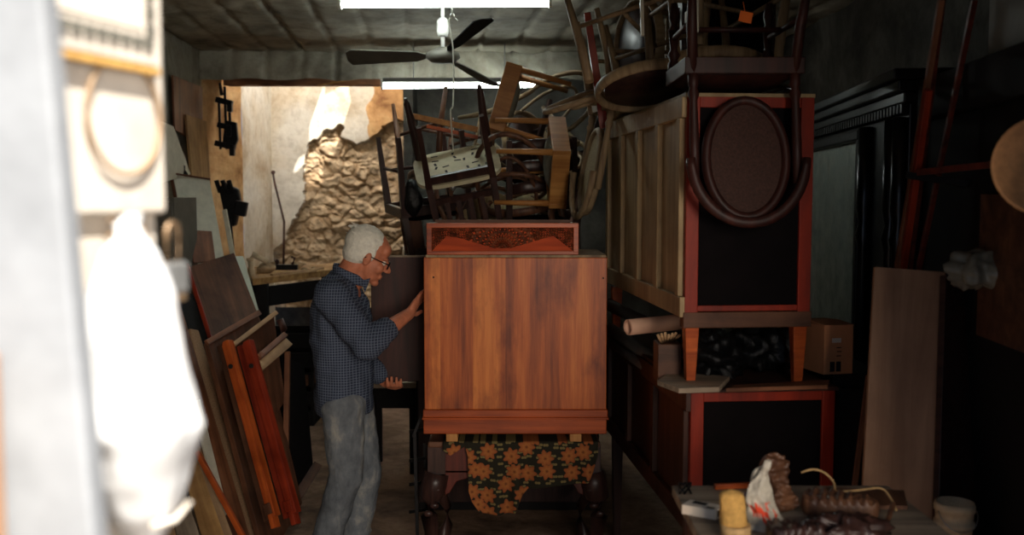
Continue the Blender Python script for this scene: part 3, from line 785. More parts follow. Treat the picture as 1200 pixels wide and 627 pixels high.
# grey cupboard at the wall
p = W(186, 220, 6.6)
gx0, gx1 = W(168, 300, 6.3).x, W(204, 300, 6.3).x
t = thing('steel_cupboard', 'grey steel cupboard half hidden behind the blurred door edge', 'cupboard', ((gx0+gx1)/2, 6.5, 0))
mb = MB(); mb.box(((gx0+gx1)/2, 6.55, 0.85), (gx1-gx0, 0.45, 1.7)); mb.build('body', 'grey_metal', t, bevel=0.004)
for z0, z1 in ((1.35, 1.68), (0.99, 1.33), (0.6, 0.97)):
    mb = MB(); mb.box(((gx0+gx1)/2, 6.318, (z0+z1)/2), (gx1-gx0-0.02, 0.02, z1-z0-0.012)); d_ = mb.build('door', 'grey_metal', t, bevel=0.004)
    mb = MB(); mb.box(((gx0+gx1)/2+0.04, 6.30, (z0+z1)/2), (0.05, 0.016, 0.012)); mb.build('handle', 'steel', d_)
B('big_brown_board', [(219, 310, 6.0), (272, 300, 6.35), (310, 378, 6.0), (246, 412, 5.7)], 0.022, 'dbrown_x', 'large dark brown board with red edge leaning above the orange rails', 'board')
stick('red_edge_batten', W(219, 310, 5.98), W(262, 445, 5.55), 0.022, 0.02, 'red_wood', 'thin reddish batten along the left edge of the large dark brown board', 'batten')
B('pale_green_board', [(268, 300, 6.5), (285, 300, 6.6), (304, 366, 6.4), (288, 380, 6.25)], 0.016, 'pale_green', 'pale grey green strip of board beside the workbench', 'board')
# side stack
B('brown_side_board', [(184, 318, 5.2), (198, 322, 5.35), (300, 640, 4.6), (268, 690, 4.3)], 0.02, 'brown_x', 'long brown board furthest left, half behind the white bag', 'board')
B('black_gap_board', [(204, 335, 5.75), (226, 345, 5.85), (262, 430, 5.7), (232, 440, 5.5)], 0.02, 'black_dull', 'short black board in the gap beside the large dark brown board', 'board')
B('particle_board', [(221, 386, 5.2), (234, 386, 5.25), (312, 640, 4.75), (292, 660, 4.55)], 0.03, 'chip', 'long particle board with speckled tan edge leaning left of the dark panel', 'board')
B('wide_grey_board', [(196, 392, 5.1), (222, 392, 5.2), (296, 650, 4.65), (258, 690, 4.35)], 0.02, 'grey_x', 'wide dusty grey brown board left of the speckled particle board', 'board')
B('leaning_plank', [(226, 470, 4.6), (234, 468, 4.65), (268, 600, 4.4), (260, 610, 4.35)], 0.015, 'white_board', 'thin whitish strip between the grey boards', 'plank')
planks = [((205, 520), (222, 512), (285, 690), (258, 705), 4.55, 'ochre_x', 'ochre plank second from the orange stick'),
          ((222, 515), (230, 512), (296, 690), (286, 700), 4.6, 'tan_x', 'narrow tan plank just left of the orange stick'),
          ((188, 560), (206, 545), (258, 700), (232, 715), 4.4, 'grey_x', 'greyish plank emerging under the bag, third from the orange stick'),
          ((172, 580), (188, 566), (232, 712), (210, 725), 4.3, 'tan_x', 'pale tan plank directly under the hanging bag'),
          ((150, 596), (172, 584), (208, 722), (182, 735), 4.2, 'brown_x', 'short brown plank lowest at the left under the bag')]
for a, b, c, d, Y, m_, lab in planks:
    Y -= 0.42
    B('leaning_plank', [(*a, Y+.35), (*b, Y+.4), (*c, Y-.22), (*d, Y-.27)], 0.02, m_, lab, 'plank', group='planks under the hanging bag')
stick('orange_stick', W(231, 530, 4.35), W(296, 650, 4.05), 0.022, 0.022, 'orange_wood', 'slim bright orange stick leaning among the planks', 'stick')
B('leaning_tabletop', [(241, 402, 4.95), (304, 367, 5.5), (352, 590, 5.1), (316, 660, 4.6)], 0.028, 'dbrown_x', 'large dark brown tabletop leaning behind the orange rails', 'tabletop')
stick('edge_moulding', W(242, 402, 4.93), W(304, 366, 5.48), 0.03, 0.016, 'brown_x', 'brown moulding along the top of the leaning dark tabletop', 'moulding')
# disassembled drawer case
t = thing('drawer_case', 'dismantled drawer case with two rails behind the orange legs', 'drawer case', W(330, 600, 5.0))
B('side_panel', [(274, 406, 4.95), (322, 366, 5.4), (333, 470, 5.3), (300, 520, 4.9)], 0.02, 'dbrown_x', parent=t)
stick('top_edge', W(274, 404, 4.93), W(324, 366, 5.38), 0.024, 0.014, 'tan_x', parent=t)
stick('rail', W(303, 431, 4.95), W(338, 401, 5.3), 0.05, 0.02, 'tan_x', parent=t)
stick('rail', W(303, 419, 4.98), W(334, 392, 5.3), 0.03, 0.02, 'brown_x', parent=t)
mb = MB(); q = W(328, 385, 5.35); mb.tube([q+Vector((0, 0, 0.05)), q+Vector((0.02, 0, 0)), q+Vector((0.01, 0, -0.09))], 0.02, 12); mb.build('rounded_corner', 'dbrown_z', t)
stick('upright', W(337, 412, 5.3), W(334, 588, 5.2), 0.028, 0.028, 'brown_x', parent=t)
stick('lower_rail', W(372, 545, 5.45), W(330, 612, 5.0), 0.05, 0.03, 'dbrown_x', parent=t)
B('back_panel', [(338, 415, 5.4), (352, 430, 5.6), (372, 548, 5.5), (338, 590, 5.25)], 0.02, 'black_dull', parent=t)
# orange rails (bed rails) with notched feet and pegs
def rail(pa, pb, w, mat, matside, lab):
    pa, pb = W(*pa), W(*pb)
    d = (pb-pa); L = d.length
    Mx = frame_of(d, (0.25, 1, 0.1), pa)
    t = thing('furniture_rail', lab, 'rail', Mx=Mx, group='varnished rails leaning at the left')
    mb = MB(); mb.prism([(0, -w/2), (L-0.05, -w/2), (L-0.05, -w*0.1), (L, -w*0.1), (L, w*0.5), (0.02, w/2), (0, w*0.25)], (0, 0, -0.022), (1, 0, 0), (0, 1, 0), (0, 0, 1), 0.044); mb.build('bar', mat, t, local=True, bevel=0.003)
    mb = MB(); mb.box((L*0.48, w*0.95, 0.004), (L*0.95, w*0.8, 0.03)); mb.build('side_strip', matside, t, local=True, bevel=0.003)
    mb = MB(); mb.lathe([(0.011, -0.03), (0.011, 0.0), (0.007, 0.004)], (0.13, 0, 0)); mb.build('peg', 'slot', t, local=True)
    mb = MB(); mb.box((L-0.09, w*0.2, -0.024), (0.05, w*0.9, 0.012)); mb.build('joint_block', matside, t, local=True, bevel=0.002)
rail((266, 400, 4.72), (325, 618, 4.42), 0.042, 'orange_wood', 'dbrown_x', 'bright orange brown rail, the left one of the leaning pair')
rail((290, 400, 4.82), (349, 614, 4.52), 0.046, 'red_wood', 'red_wood', 'reddish brown rail, the right one of the leaning pair')

# ------------------------------------------------------------------ tools on the tan jamb
def clamp_set(px, py, label, h, kind):
    c = W(px, py, 8.2)
    t = thing('bar_clamp', label, 'clamp', c+Vector((0, 0, -h/2)), 0, 'black clamps on the tan wall')
    if kind == 0:
        for dx, a, b_ in ((-0.03, -0.30, 0.2), (0.02, -0.30, 0.30), (0.055, -0.22, 0.12)):
            mb = MB(); mb.beam(c+Vector((dx, 0, a*h*1.7)), c+Vector((dx-0.012, 0.02, b_*h*1.7)), 0.02, 0.012, (0, 1, 0)); mb.build('bar', 'black_metal', t)
        for z, wd in ((0.26, 0.14), (-0.14, 0.12), (-0.45, 0.17)):
            mb = MB(); mb.box(c+Vector((0.012, -0.01, z*h)), (wd, 0.05, 0.045), (0, 0.25, 0)); mb.box(c+Vector((wd*.42, -0.02, z*h-0.04)), (0.04, 0.05, 0.09)); mb.build('jaw', 'black_metal', t, bevel=0.006)
        mb = MB(); mb.tube([c+Vector((-0.005, -0.02, 0.36*h)), c+Vector((-0.02, -0.02, 0.56*h))], [0.016, 0.012], 10); mb.build('handle', 'black_dull', t)
        mb = MB(); mb.prism([(0, 0), (0.09, -0.02), (0.10, -0.16), (0.07, -0.22), (-0.03, -0.20)], c+Vector((0.02, -0.03, -0.02)), (1, 0, 0), (0, 0, 1), (0, 1, 0), 0.04); mb.build('bracket', 'black_metal', t, bevel=0.006)
    else:
        mb = MB(); mb.prism([(-0.09, 0.14), (-0.04, 0.19), (0.02, 0.15), (0.07, 0.13), (0.09, 0.02), (0.04, -0.17), (-0.02, -0.19), (-0.06, -0.02)], c, (1, 0, 0), (0, 0, 1), (0, 1, 0), 0.07); mb.build('body', 'black_metal', t, bevel=0.012)
        for k in range(3):
            mb = MB(); mb.tube([c+Vector((-0.07+k*0.055, -0.03, 0.10)), c+Vector((-0.09+k*0.05, -0.05, 0.20))], [0.015, 0.02], 10); mb.build('knob', 'black_dull', t)
        mb = MB(); mb.box(c+Vector((0.10, -0.03, -0.03)), (0.10, 0.06, 0.12), (0, 0.2, 0)); mb.build('jaw', 'black_metal', t, bevel=0.008)
        mb = MB(); mb.beam(c+Vector((0.0, 0, -0.12)), c+Vector((0.02, 0, -0.42)), 0.028, 0.02, (0, 1, 0)); mb.build('bar', 'black_metal', t)
clamp_set(262, 138, 'black bar clamps hanging on the tan wall beside the bright shaft', 0.5, 0)
clamp_set(269, 240, 'lower black clamp with knobs hanging on the tan wall', 0.5, 1)
mb = MB(); mb.ell(W(213, 208, 7.2), (0.05, 0.04, 0.06)); mb.box(W(214, 202, 7.2), (0.03, 0.03, 0.1)); tag(mb.build('small_vise', 'black_metal'), 'small black tool on top of the whitish board', 'tool')

# ------------------------------------------------------------------ workbench
wz = W(345, 322, 7.3).z
wa, wb = W(286, 318, 6.9).x, W(400, 318, 7.7).x
t = thing('workbench', 'old workbench with a lit wooden top at the back left', 'workbench', ((wa+wb)/2, 7.3, 0))
mb = MB(); mb.prism([(W(296, 337, 6.75).x, 6.75), (W(400, 310, 7.7).x, 7.7), (W(396, 305, 8.3).x, 8.3), (W(290, 310, 7.9).x, 7.9)], (0, 0, wz-0.03), (1, 0, 0), (0, 1, 0), (0, 0, 1), 0.045); mb.build('top', 'ochre_x', t, bevel=0.004)
for x, y in ((W(305, 337, 6.85).x, 6.9), (W(388, 310, 7.55).x, 7.6), (W(383, 310, 8.1).x, 8.1), (W(300, 310, 7.8).x, 7.8)):
    mb = MB(); mb.box((x, y, (wz-0.03)/2), (0.08, 0.08, wz-0.03)); mb.build('leg', 'black_dull', t, bevel=0.004)
mb = MB(); mb.beam((W(305, 337, 6.85).x, 6.9, 0.35), (W(388, 310, 7.55).x, 7.6, 0.35), 0.05, 0.08); mb.build('stretcher', 'dbrown_x', t, bevel=0.004)
mb = MB(); mb.beam((W(310, 337, 6.85).x, 6.93, wz-0.12), (W(388, 310, 7.55).x, 7.6, wz-0.12), 0.03, 0.14); mb.build('apron', 'black_dull', t, bevel=0.004)
# things on the bench
q = W(300, 312, 7.0)
t = thing('corner_pipe', 'cream elbow pipe standing at the left end of the workbench', 'pipe', q)
mb = MB(); mb.tube([W(297, 330, 7.0), W(293, 303, 7.0), W(296, 298, 7.0), W(314, 307, 7.0)], 0.02, 14); mb.build('pipe', 'tub', t)
mb = MB(); mb.tube([W(293, 302, 7.0), W(293.5, 306, 7.0)], 0.027, 14); mb.build('socket', 'tub', t)
zt = wz+0.015
def on_bench(px, Y): return Vector((W(px, 320, Y).x, Y, zt))
q = on_bench(334, 7.6)
t = thing('hand_plane', 'dark hand plane lying on the lit workbench', 'hand plane', q)
mb = MB(); mb.box(q+Vector((0, 0, 0.02)), (0.20, 0.06, 0.04)); mb.build('sole', 'black_metal', t, bevel=0.006)
mb = MB(); mb.tube([q+Vector((0.06, 0, 0.04)), q+Vector((0.075, 0, 0.09)), q+Vector((0.05, 0, 0.10))], [.014, .014, .01], 10); mb.build('handle', 'dbrown_z', t)
mb = MB(); mb.ell(q+Vector((-0.06, 0, 0.06)), (0.016, 0.016, 0.022)); mb.build('knob', 'dbrown_z', t)
for i, (px, Y, s_) in enumerate(((312, 7.3, 0.05), (348, 7.75, 0.04), (320, 7.75, 0.035), (356, 7.4, 0.022), (368, 7.6, 0.018))):
    mb = MB(); c = on_bench(px, Y)+Vector((0, 0, s_*0.7)); mb.ell(c, (s_*1.3, s_, s_*0.7))
    for v in mb.bm.verts: v.co += (v.co-c)*0.35*noise.noise(v.co*30)
    tag(mb.build('rubble_lump', 'rock'), ['largest lump of rubble at the left of the workbench top', 'lump of rubble beside the hand plane', 'rough lump of rubble behind the elbow pipe', 'small chip of rubble near the middle of the workbench top', 'smallest chip of rubble near the man\'s back'][i], 'rubble', 'rubble lumps on the workbench')
for i, (p0, p1) in enumerate((((318, 7.0), (370, 7.4)), ((330, 7.15), (378, 7.65)))):
    a, b = on_bench(*p0), on_bench(*p1)
    stick('wood_offcut', a+Vector((0, 0, .008)), b+Vector((0, 0, .008)), 0.03, 0.014, 'tan_x', ['pale offcut lying along the front of the workbench top', 'second pale offcut lying further back on the workbench'][i], 'offcut', up=(0, 0, 1))
t = thing('walking_stick', 'thin stick with a knob leaning on the rubble wall', 'stick', W(331, 305, 9.6))
mb = MB(); mb.tube([W(332, 320, 9.5), W(333, 260, 9.6), W(322, 215, 9.68), W(320, 204, 9.68)], 0.011, 10); mb.build('shaft', 'dbrown_z', t)
mb = MB(); mb.ell(W(320, 202, 9.68), (0.022, 0.02, 0.02)); mb.build('knob', 'dbrown_z', t)
# dark clutter beneath the bench
t = thing('storage_crate', 'dark wooden crate stored under the workbench', 'crate', (W(340, 400, 7.4).x, 7.4, 0))
mb = MB(); c = Vector((W(340, 400, 7.5).x, 7.5, 0.35))
for dx in (-0.2, 0.2): mb.box(c+Vector((dx, 0, 0)), (0.02, 0.4, 0.7))
for k in range(5): mb.box(c+Vector((0, -0.2, -0.29+k*0.145)), (0.42, 0.02, 0.11))
mb.box(c+Vector((0, 0.2, 0)), (0.42, 0.02, 0.7)); mb.box(c+Vector((0, 0, -0.34)), (0.4, 0.4, 0.02))
mb.build('slats', 'black_dull', t, bevel=0.003)

# broom against the rubble wall
t = thing('broom', 'broom with pale bristles standing on end behind the man\'s head', 'broom', W(483, 300, 9.3))
mb = MB(); mb.tube([W(485, 230, 9.45), W(482, 283, 9.4)], 0.012, 10); mb.build('handle', 'tan_x', t)
mb = MB(); a, b = W(482, 281, 9.4), W(481, 300, 9.4); mb.tube([a, a.lerp(b, .3), b], [(.03, .03), (.07, .035), (.08, .035)], 14); mb.build('bristles', 'paper', t)
# low bench behind
bz = W(458, 449, 6.0).z
bx_a, bx_b = W(430, 449, 6).x, W(488, 449, 6).x
t = thing('low_bench', 'low dark bench with a pale grey top behind the man', 'bench', ((bx_a+bx_b)/2, 6.15, 0))
mb = MB(); mb.box(((bx_a+bx_b)/2, 6.18, bz-0.015), (bx_b-bx_a, 0.36, 0.035)); mb.build('top', 'grey_x', t, bevel=0.004)  # pale grey top over black apron and legs
mb = MB(); mb.box(((bx_a+bx_b)/2, 6.05, bz-0.1), (bx_b-bx_a-0.04, 0.02, 0.13)); mb.build('apron', 'black_dull', t)
for x in (bx_a+0.03, bx_b-0.03):
    for y in (6.04, 6.32):
        mb = MB(); mb.box((x, y, (bz-0.03)/2), (0.035, 0.035, bz-0.03)); mb.build('leg', 'black_dull', t)

# ------------------------------------------------------------------ work table with cloth, cabinet, drawer
YC = 4.2
cL, cR = W(497, 400, YC).x, W(711, 400, YC).x
zC1 = W(600, 302, YC).z; zBase1 = W(600, 480, YC).z; zC0 = W(600, 508, YC).z
DEP = 0.46
cab = thing('wooden_cabinet', 'orange brown wooden cabinet being restored, set on blocks on the cloth covered table', 'cabinet', ((cL+cR)/2, YC+DEP/2, zC0))
mb = MB(); mb.box(((cL+cR)/2, YC+0.012, (zC1+zBase1)/2), (cR-cL, 0.024, zC1-zBase1)); mb.build('front_panel', 'teak_panel', cab, bevel=0.003)
for x in (cL+0.012, cR-0.012):
    mb = MB(); mb.box((x, YC+DEP/2+0.013, (zC1+zBase1)/2), (0.024, DEP-0.03, zC1-zBase1)); mb.build('side_panel', 'teak', cab, bevel=0.003)
mb = MB(); mb.box(((cL+cR)/2+0.002, YC+DEP/2+0.006, zC1+0.0), (cR-cL-0.01, DEP-0.02, 0.022)); mb.build('top', 'pale_chair', cab, bevel=0.003)
h = zBase1-zC0
mb = MB()
mb.box(((cL+cR)/2, YC+DEP/2-0.004, zBase1-h*0.16), (cR-cL+0.012, DEP+0.012, h*0.32))
mb.box(((cL+cR)/2, YC+DEP/2-0.008, zBase1-h*0.36), (cR-cL+0.020, DEP+0.02, h*0.10))
mb.box(((cL+cR)/2-0.002, YC+DEP/2-0.006, zBase1-h*0.70), (cR-cL+0.006, DEP+0.012, h*0.60))
mb.build('base_moulding', 'teak_h', cab, bevel=0.004)
# screw heads and nail marks
mb = MB()
for px, py in ((508, 325), (707, 326)): mb.lathe([(0.004, 0), (0.003, 0.002)], W(px, py, YC-0.001), 10, Euler((PI/2, 0, 0)).to_matrix())
mb.build('screw', 'slot', cab)
# open door hinged at the back-left corner
dm = MB(); a0 = W(436, 300, YC+DEP+0.02); 
dx0, dx1 = W(436, 400, YC+DEP).x, cL-0.002
dz1, dz0 = W(470, 300, YC+DEP).z, W(470, 446, YC+DEP).z
mb = MB(); mb.box(((dx0+dx1)/2, YC+DEP-0.012, (dz0+dz1)/2), (dx1-dx0, 0.02, dz1-dz0)); dr = mb.build('door', 'oval_frame', cab, bevel=0.003)
mb = MB(); mb.box(((dx0+dx1)/2, YC+DEP-0.015, dz1), (dx1-dx0, 0.03, 0.008)); mb.build('top_strip', 'grey_x', dr)
mb = MB(); mb.box((dx1-0.01, YC+DEP-0.026, dz1-0.12), (0.04, 0.006, 0.05)); mb.box((dx1-0.01, YC+DEP-0.026, dz0+0.12), (0.04, 0.006, 0.05)); mb.build('hinge', 'brass', dr)
# wooden blocks under it
for i, px in enumerate((530, 674)):
    p = W(px, 516, YC+0.02); mb = MB(); mb.box((p.x, YC+0.09, zC0-0.017), (0.05, 0.2, 0.034)); tag(mb.build('support_block', 'honey', bevel=0.003), ['small pale wooden block under the left end of the cabinet', 'small pale wooden block under the right end of the cabinet'][i], 'block')
# drawer on top
dY = YC+0.01
qL, qR = W(500, 280, dY).x, W(678, 280, dY).x
z1, z0 = W(600, 262, dY).z, zC1+0.012
t = thing('open_drawer_box', 'drawer box with a carved front standing on top of the cabinet', 'box', ((qL+qR)/2, dY+0.2, z0))
fw = 0.022
mb = MB(); mb.box(((qL+qR)/2, dY+0.016, (z0+z1)/2), (qR-qL-0.002, 0.014, z1-z0)); mb.build('front_panel', 'teak_red', t)
mb = MB()
mb.box(((qL+qR)/2, dY+0.006, z1-fw*0.35), (qR-qL, 0.026, fw*0.9)); mb.box(((qL+qR)/2, dY+0.008, z0+0.008), (qR-qL, 0.024, 0.016))
mb.box((qL+fw/2, dY+0.006, (z0+z1)/2), (fw, 0.024, z1-z0-0.02)); mb.box((qR-fw/2, dY+0.006, (z0+z1)/2), (fw, 0.024, z1-z0-0.02))
mb.build('frame', 'teak_h', t, bevel=0.002)
def plainz(fx):
    pts = [(0.0, 0.0), (0.10, 0.62), (0.17, 0.60), (0.44, 0.12), (0.56, 0.12), (0.86, 0.66), (1.0, 0.0)]
    for i in range(len(pts)-1):
        if fx <= pts[i+1][0]:
            k = (fx-pts[i][0])/(pts[i+1][0]-pts[i][0]); return pts[i][1]*(1-k)+pts[i+1][1]*k
    return 0
ix0, ix1, iz0, iz1 = qL+fw, qR-fw, z0+0.016, z1-fw*0.8
def carve(u, v):
    x = ix0+(ix1-ix0)*u; lo = iz0+(iz1-iz0)*plainz(u); z = lo+(iz1-lo)*v
    cx, cz = (ix0+ix1)/2, iz0+(iz1-iz0)*0.12
    a = math.atan2(z-cz, x-cx); r = math.hypot(x-cx, z-cz)
    if r < 0.14: hgt = 0.5+0.5*math.cos(a*26+math.floor(r/0.028)*PI)*math.cos(r*PI/0.028*1.0)
    else: 
        hgt = 0.5+0.5*math.sin(x*330+2*math.sin(z*260))*math.sin(z*330+2*math.cos(x*240))
    return Vector((x, dY+0.012-0.014*max(0, hgt), z))
mb = MB(); mb.grid(carve, 330, 60, False); mb.build('carved_relief', 'carved', t)
for x in (qL+0.008, qR-0.008):
    mb = MB(); mb.box((x, dY+0.215, (z0+z1)/2-0.002), (0.014, 0.40, z1-z0-0.006)); mb.build('side', 'grey_x', t, bevel=0.002)
    mb = MB(); mb.box((x+(0.012 if x < 0 else -0.012), dY+0.05, z1-0.004), (0.03, 0.07, 0.012)); mb.build('corner_block', 'grey_x', t, bevel=0.002)
mb = MB(); mb.box(((qL+qR)/2, dY+0.41, (z0+z1)/2), (qR-qL-0.01, 0.014, z1-z0+0.012)); mb.build('back', 'dbrown_x', t)
mb = MB(); mb.box(((qL+qR)/2, dY+0.215, z0+0.012), (qR-qL-0.02, 0.38, 0.008)); mb.build('bottom', 'black_dull', t)

# table
tz = zC0-0.036
tL, tR = W(502, 530, YC+0.02).x, W(703, 530, YC+0.02).x
zA = W(600, 557, YC).z
t = thing('carved_table', 'dark table with carved curved legs carrying the cabinet', 'table', ((tL+tR)/2, YC+0.35, 0))
mb = MB(); mb.box(((tL+tR)/2, YC+0.34, tz-0.014), (tR-tL, 0.68, 0.026)); mb.build('top', 'dbrown_x', t, bevel=0.006)
mb = MB(); mb.box(((tL+tR)/2, YC+0.05, (tz+zA)/2-0.012), (tR-tL-0.05, 0.03, tz-zA-0.02)); mb.build('apron', 'redbrown_chair', t, bevel=0.004)
for sx in (0, 1):
    for yy in (YC+0.05, YC+0.63):
        x = tL+0.035 if sx == 0 else tR-0.035; s_ = -1 if sx == 0 else 1
        mb = MB()
        mb.box((x, yy, (tz+zA)/2-0.01), (0.075, 0.07, tz-zA-0.02))
        prof = [(0.0, zA, .055), (0.012, zA-0.05, .058), (0.03, zA-0.11, .05), (0.035, zA-0.19, .038), (0.02, zA-0.29, .028), (-0.005, 0.18, .023), (-0.008, 0.09, .024), (0.012, 0.045, .034), (0.025, 0.02, .036), (0.03, 0.001, .03)]
        mb.tube([(x+s_*a-(0.0), yy-0.3*a, z) for a, z, r in prof], [r for a, z, r in prof], 18)
        for k in range(5): mb.ell((x+s_*(0.012+0.006*k)-0.02*s_*(k % 2), yy-0.045, zA-0.03-k*0.035), (0.02, 0.012, 0.014))
        mb.build('leg', 'dark_chair', t)
mb = MB(); mb.prism([(0, 0), (0.14, 0), (0.10, -0.035), (0.05, -0.05), (0.02, -0.10), (0, -0.11)], (tL+0.07, YC+0.035, zA+0.012), (1, 0, 0), (0, 0, 1), (0, 1, 0), 0.02)
mb.build('bracket_carving', 'redbrown_chair', t, bevel=0.003)
mb = MB(); mb.prism([(0, 0), (-0.14, 0), (-0.10, -0.035), (-0.05, -0.05), (-0.02, -0.10), (0, -0.11)], (tR-0.07, YC+0.035, zA+0.012), (1, 0, 0), (0, 0, 1), (0, 1, 0), 0.02)
mb.build('bracket_carving', 'redbrown_chair', t, bevel=0.003)
# cloth: top sheet plus hanging front with a ragged hem
hem = [(519, 528), (528, 534), (545, 524), (549, 540), (541, 560), (548, 574), (553, 590), (562, 603), (585, 604), (604, 602), (612, 582), (619, 574), (640, 571), (672, 569), (690, 566), (696, 552), (701, 536)]
hx = [(W(a, b, YC-0.02).x, W(a, b, YC-0.02).z) for a, b in hem]
def hemz(x):
    for i in range(len(hx)-1):
        if hx[i][0] <= x <= hx[i+1][0] and hx[i+1][0] > hx[i][0]:
            k = (x-hx[i][0])/(hx[i+1][0]-hx[i][0]); return hx[i][1]*(1-k)+hx[i+1][1]*k
    return hx[0][1] if x < hx[0][0] else hx[-1][1]
X0, X1 = hx[0][0], hx[-1][0]
def clf(u, v):
    x = X0+(X1-X0)*u
    if v < 0.35:
        k = v/0.35
        return Vector((x, YC+0.62-0.63*k, tz+0.003))
    k = (v-0.35)/0.65
    z = tz+0.003+(hemz(x)-tz)*k
    return Vector((x, YC-0.012-0.012*math.sin(x*48+2*math.sin(x*17))*min(1, k*1.5)-0.01*min(1, 4*k), z))
mb = MB(); mb.grid(clf, 200, 70)
o = mb.build('floral_cloth', 'floral'); sm = o.modifiers.new('solid', 'SOLIDIFY'); sm.thickness = 0.003
tag(o, 'dark cloth with orange brown flowers draped over the carved table', 'cloth')
# iron stand by the table
t = thing('iron_stand', 'thin dark iron stand left of the carved table', 'stand', W(487, 600, 4.35)*1.0)
mb = MB(); mb.beam(W(497, 480, 4.3), W(484, 512, 4.3), 0.012, 0.012); mb.beam(W(486, 508, 4.3), (W(490, 600, 4.3).x, 4.3, 0.0), 0.014, 0.014); mb.build('strut', 'black_metal', t)
mb = MB()
for py in (506, 540, 568, 600): mb.beam(W(480, py, 4.3), W(499, py-3, 4.36), 0.008, 0.014)
mb.build('rung', 'black_metal', t)
mb = MB(); mb.beam(W(498, 520, 4.36), (W(500, 600, 4.36).x, 4.36, 0.0), 0.014, 0.014); mb.build('upright', 'black_metal', t)
p = W(487, 600, 4.35); 

# ------------------------------------------------------------------ the man
def person():
    root = thing('person', 'white haired man in glasses, checked shirt and faded jeans leaning towards the wooden cabinet', 'person', (W(405, 480, 4.3).x, 4.3, 0))
    YM = 4.3
    hipN, hipF = W(402, 476, 4.2), W(412, 474, 4.38)
    kneeN, kneeF = W(406, 556, 4.2), W(428, 556, 4.40)
    ankN = Vector((W(372, 660, 4.24).x, 4.24, 0.09)); ankF = Vector((W(412, 660, 4.42).x, 4.42, 0.09))
    pel = W(405, 462, 4.3); wst = W(402, 425, 4.3); che = W(400, 372, 4.3); upc = W(400, 345, 4.3); nb = W(407, 328, 4.3)
    shN, shF = W(388, 347, 4.13), W(402, 346, 4.47)
    elN, wrN = W(430, 403, 4.04), W(479, 368, 4.25)
    elF, wrF = W(424, 424, 4.60), W(463, 451, 4.735)
    # head frame
    hc = W(431, 299, 4.29)
    pt = math.radians(24); yw = math.radians(10)
    f = Vector((math.cos(pt)*math.cos(yw), math.cos(pt)*math.sin(yw), -math.sin(pt))).normalized()
    s_ = Vector((0, 0, 1)).cross(f).normalized(); u = f.cross(s_)
    HR = Matrix((f, s_, u)).transposed()
    H = lambda a, b, c: hc+f*a+s_*b+u*c
    mb = MB()
    e = lambda a, b, c, r: mb.ell(H(a, b, c), r, R=HR)
    e(-0.012, 0, 0.03, (0.096, 0.074, 0.086)); e(0.03, 0, -0.03, (0.058, 0.060, 0.078)); e(0.038, 0, -0.072, (0.046, 0.046, 0.036)); e(0.072, 0, -0.098, (0.020, 0.022, 0.017))
    e(0.062, 0, 0.045, (0.026, 0.052, 0.034))
    for k in (-1, 1):
        e(0.074, k*0.030, 0.014, (0.016, 0.026, 0.009)); e(0.060, k*0.038, -0.032, (0.026, 0.024, 0.026)); e(0.0, k*0.075, -0.012, (0.019, 0.007, 0.031)); e(0.002, k*0.080, -0.005, (0.014, 0.006, 0.020)); e(0.100, k*0.011, -0.034, (0.011, 0.009, 0.008))
    mb.capsule(H(0.084, 0, 0.008), H(0.108, 0, -0.030), 0.008, 0.012); e(0.084, 0, -0.062, (0.012, 0.024, 0.006)); e(0.082, 0, -0.073, (0.012, 0.022, 0.006))
    mb.capsule(H(-0.035, 0, -0.055), nb+Vector((0.0, 0, 0.01)), 0.055, 0.060, 18)
    mb.capsule(H(0.0, 0, -0.075), nb+Vector((0.025, 0, 0.0)), 0.042, 0.05, 18)
    # torso & limbs
    mb.tube([pel, wst, che, upc, nb], [(.10, .145), (.10, .145), (.105, .165), (.09, .16), (.05, .06)], 20, up=(1, 0, 0))
    for sh, el, wr in ((shN, elN, wrN), (shF, elF, wrF)):
        mb.capsule(upc, sh, 0.07, 0.056); mb.capsule(sh, el, 0.052, 0.042); mb.capsule(el, el.lerp(wr, .4), 0.041, 0.040); mb.capsule(el.lerp(wr, .35), wr, 0.040, 0.026)
    for hp, kn, an in ((hipN, kneeN, ankN), (hipF, kneeF, ankF)):
        mb.capsule(pel, hp, .1, .09); mb.capsule(hp, kn, 0.080, 0.052); mb.capsule(kn, an, 0.052, 0.036); mb.capsule(an, an+Vector((0.13, 0, -0.045)), 0.036, 0.026)
    # hands
    def hand(wr, fw, across, nrm, curl, scale=1.0, spread=0.1):
        fw, across, nrm = fw.normalized(), across.normalized(), nrm.normalized()
        palm = wr+fw*0.05
        Rm = Matrix((fw, across, nrm)).transposed()
        mb.ell(wr+fw*0.048, (0.052, 0.041, 0.016), R=Rm); mb.ell(wr+fw*0.02, (0.03, 0.03, 0.02), R=Rm)
        for k, (off, L) in enumerate(((-0.029, 0.068), (-0.010, 0.078), (0.010, 0.073), (0.028, 0.058))):
            p = wr+fw*0.082+across*off
            d = (fw+across*spread*(off/0.03)).normalized()
            a = 0
            for j, fr_ in enumerate((0.45, 0.30, 0.25)):
                a += curl[j]
                q = p+(d*math.cos(a)-nrm*math.sin(a))*L*fr_
                mb.capsule(p, q, 0.0090-0.0008*j, 0.0084-0.0008*j, 10)
                p = q
        p = wr+fw*0.03-across*0.030
        q = p+(fw*0.6-across*0.75-nrm*0.25).normalized()*0.036; mb.capsule(p, q, 0.013, 0.0105, 10)
        r = q+(fw*0.9-across*0.2-nrm*0.35).normalized()*0.030; mb.capsule(q, r, 0.0103, 0.0088, 10)
    # near hand: palm flat against the cabinet's left side, fingers forward and up
    hand(wrN, Vector((0.42, 0.66, 0.62)), Vector((0.1, -0.72, 0.69)), Vector((-1, 0.3, 0.35)), (0.1, 0.2, 0.2))
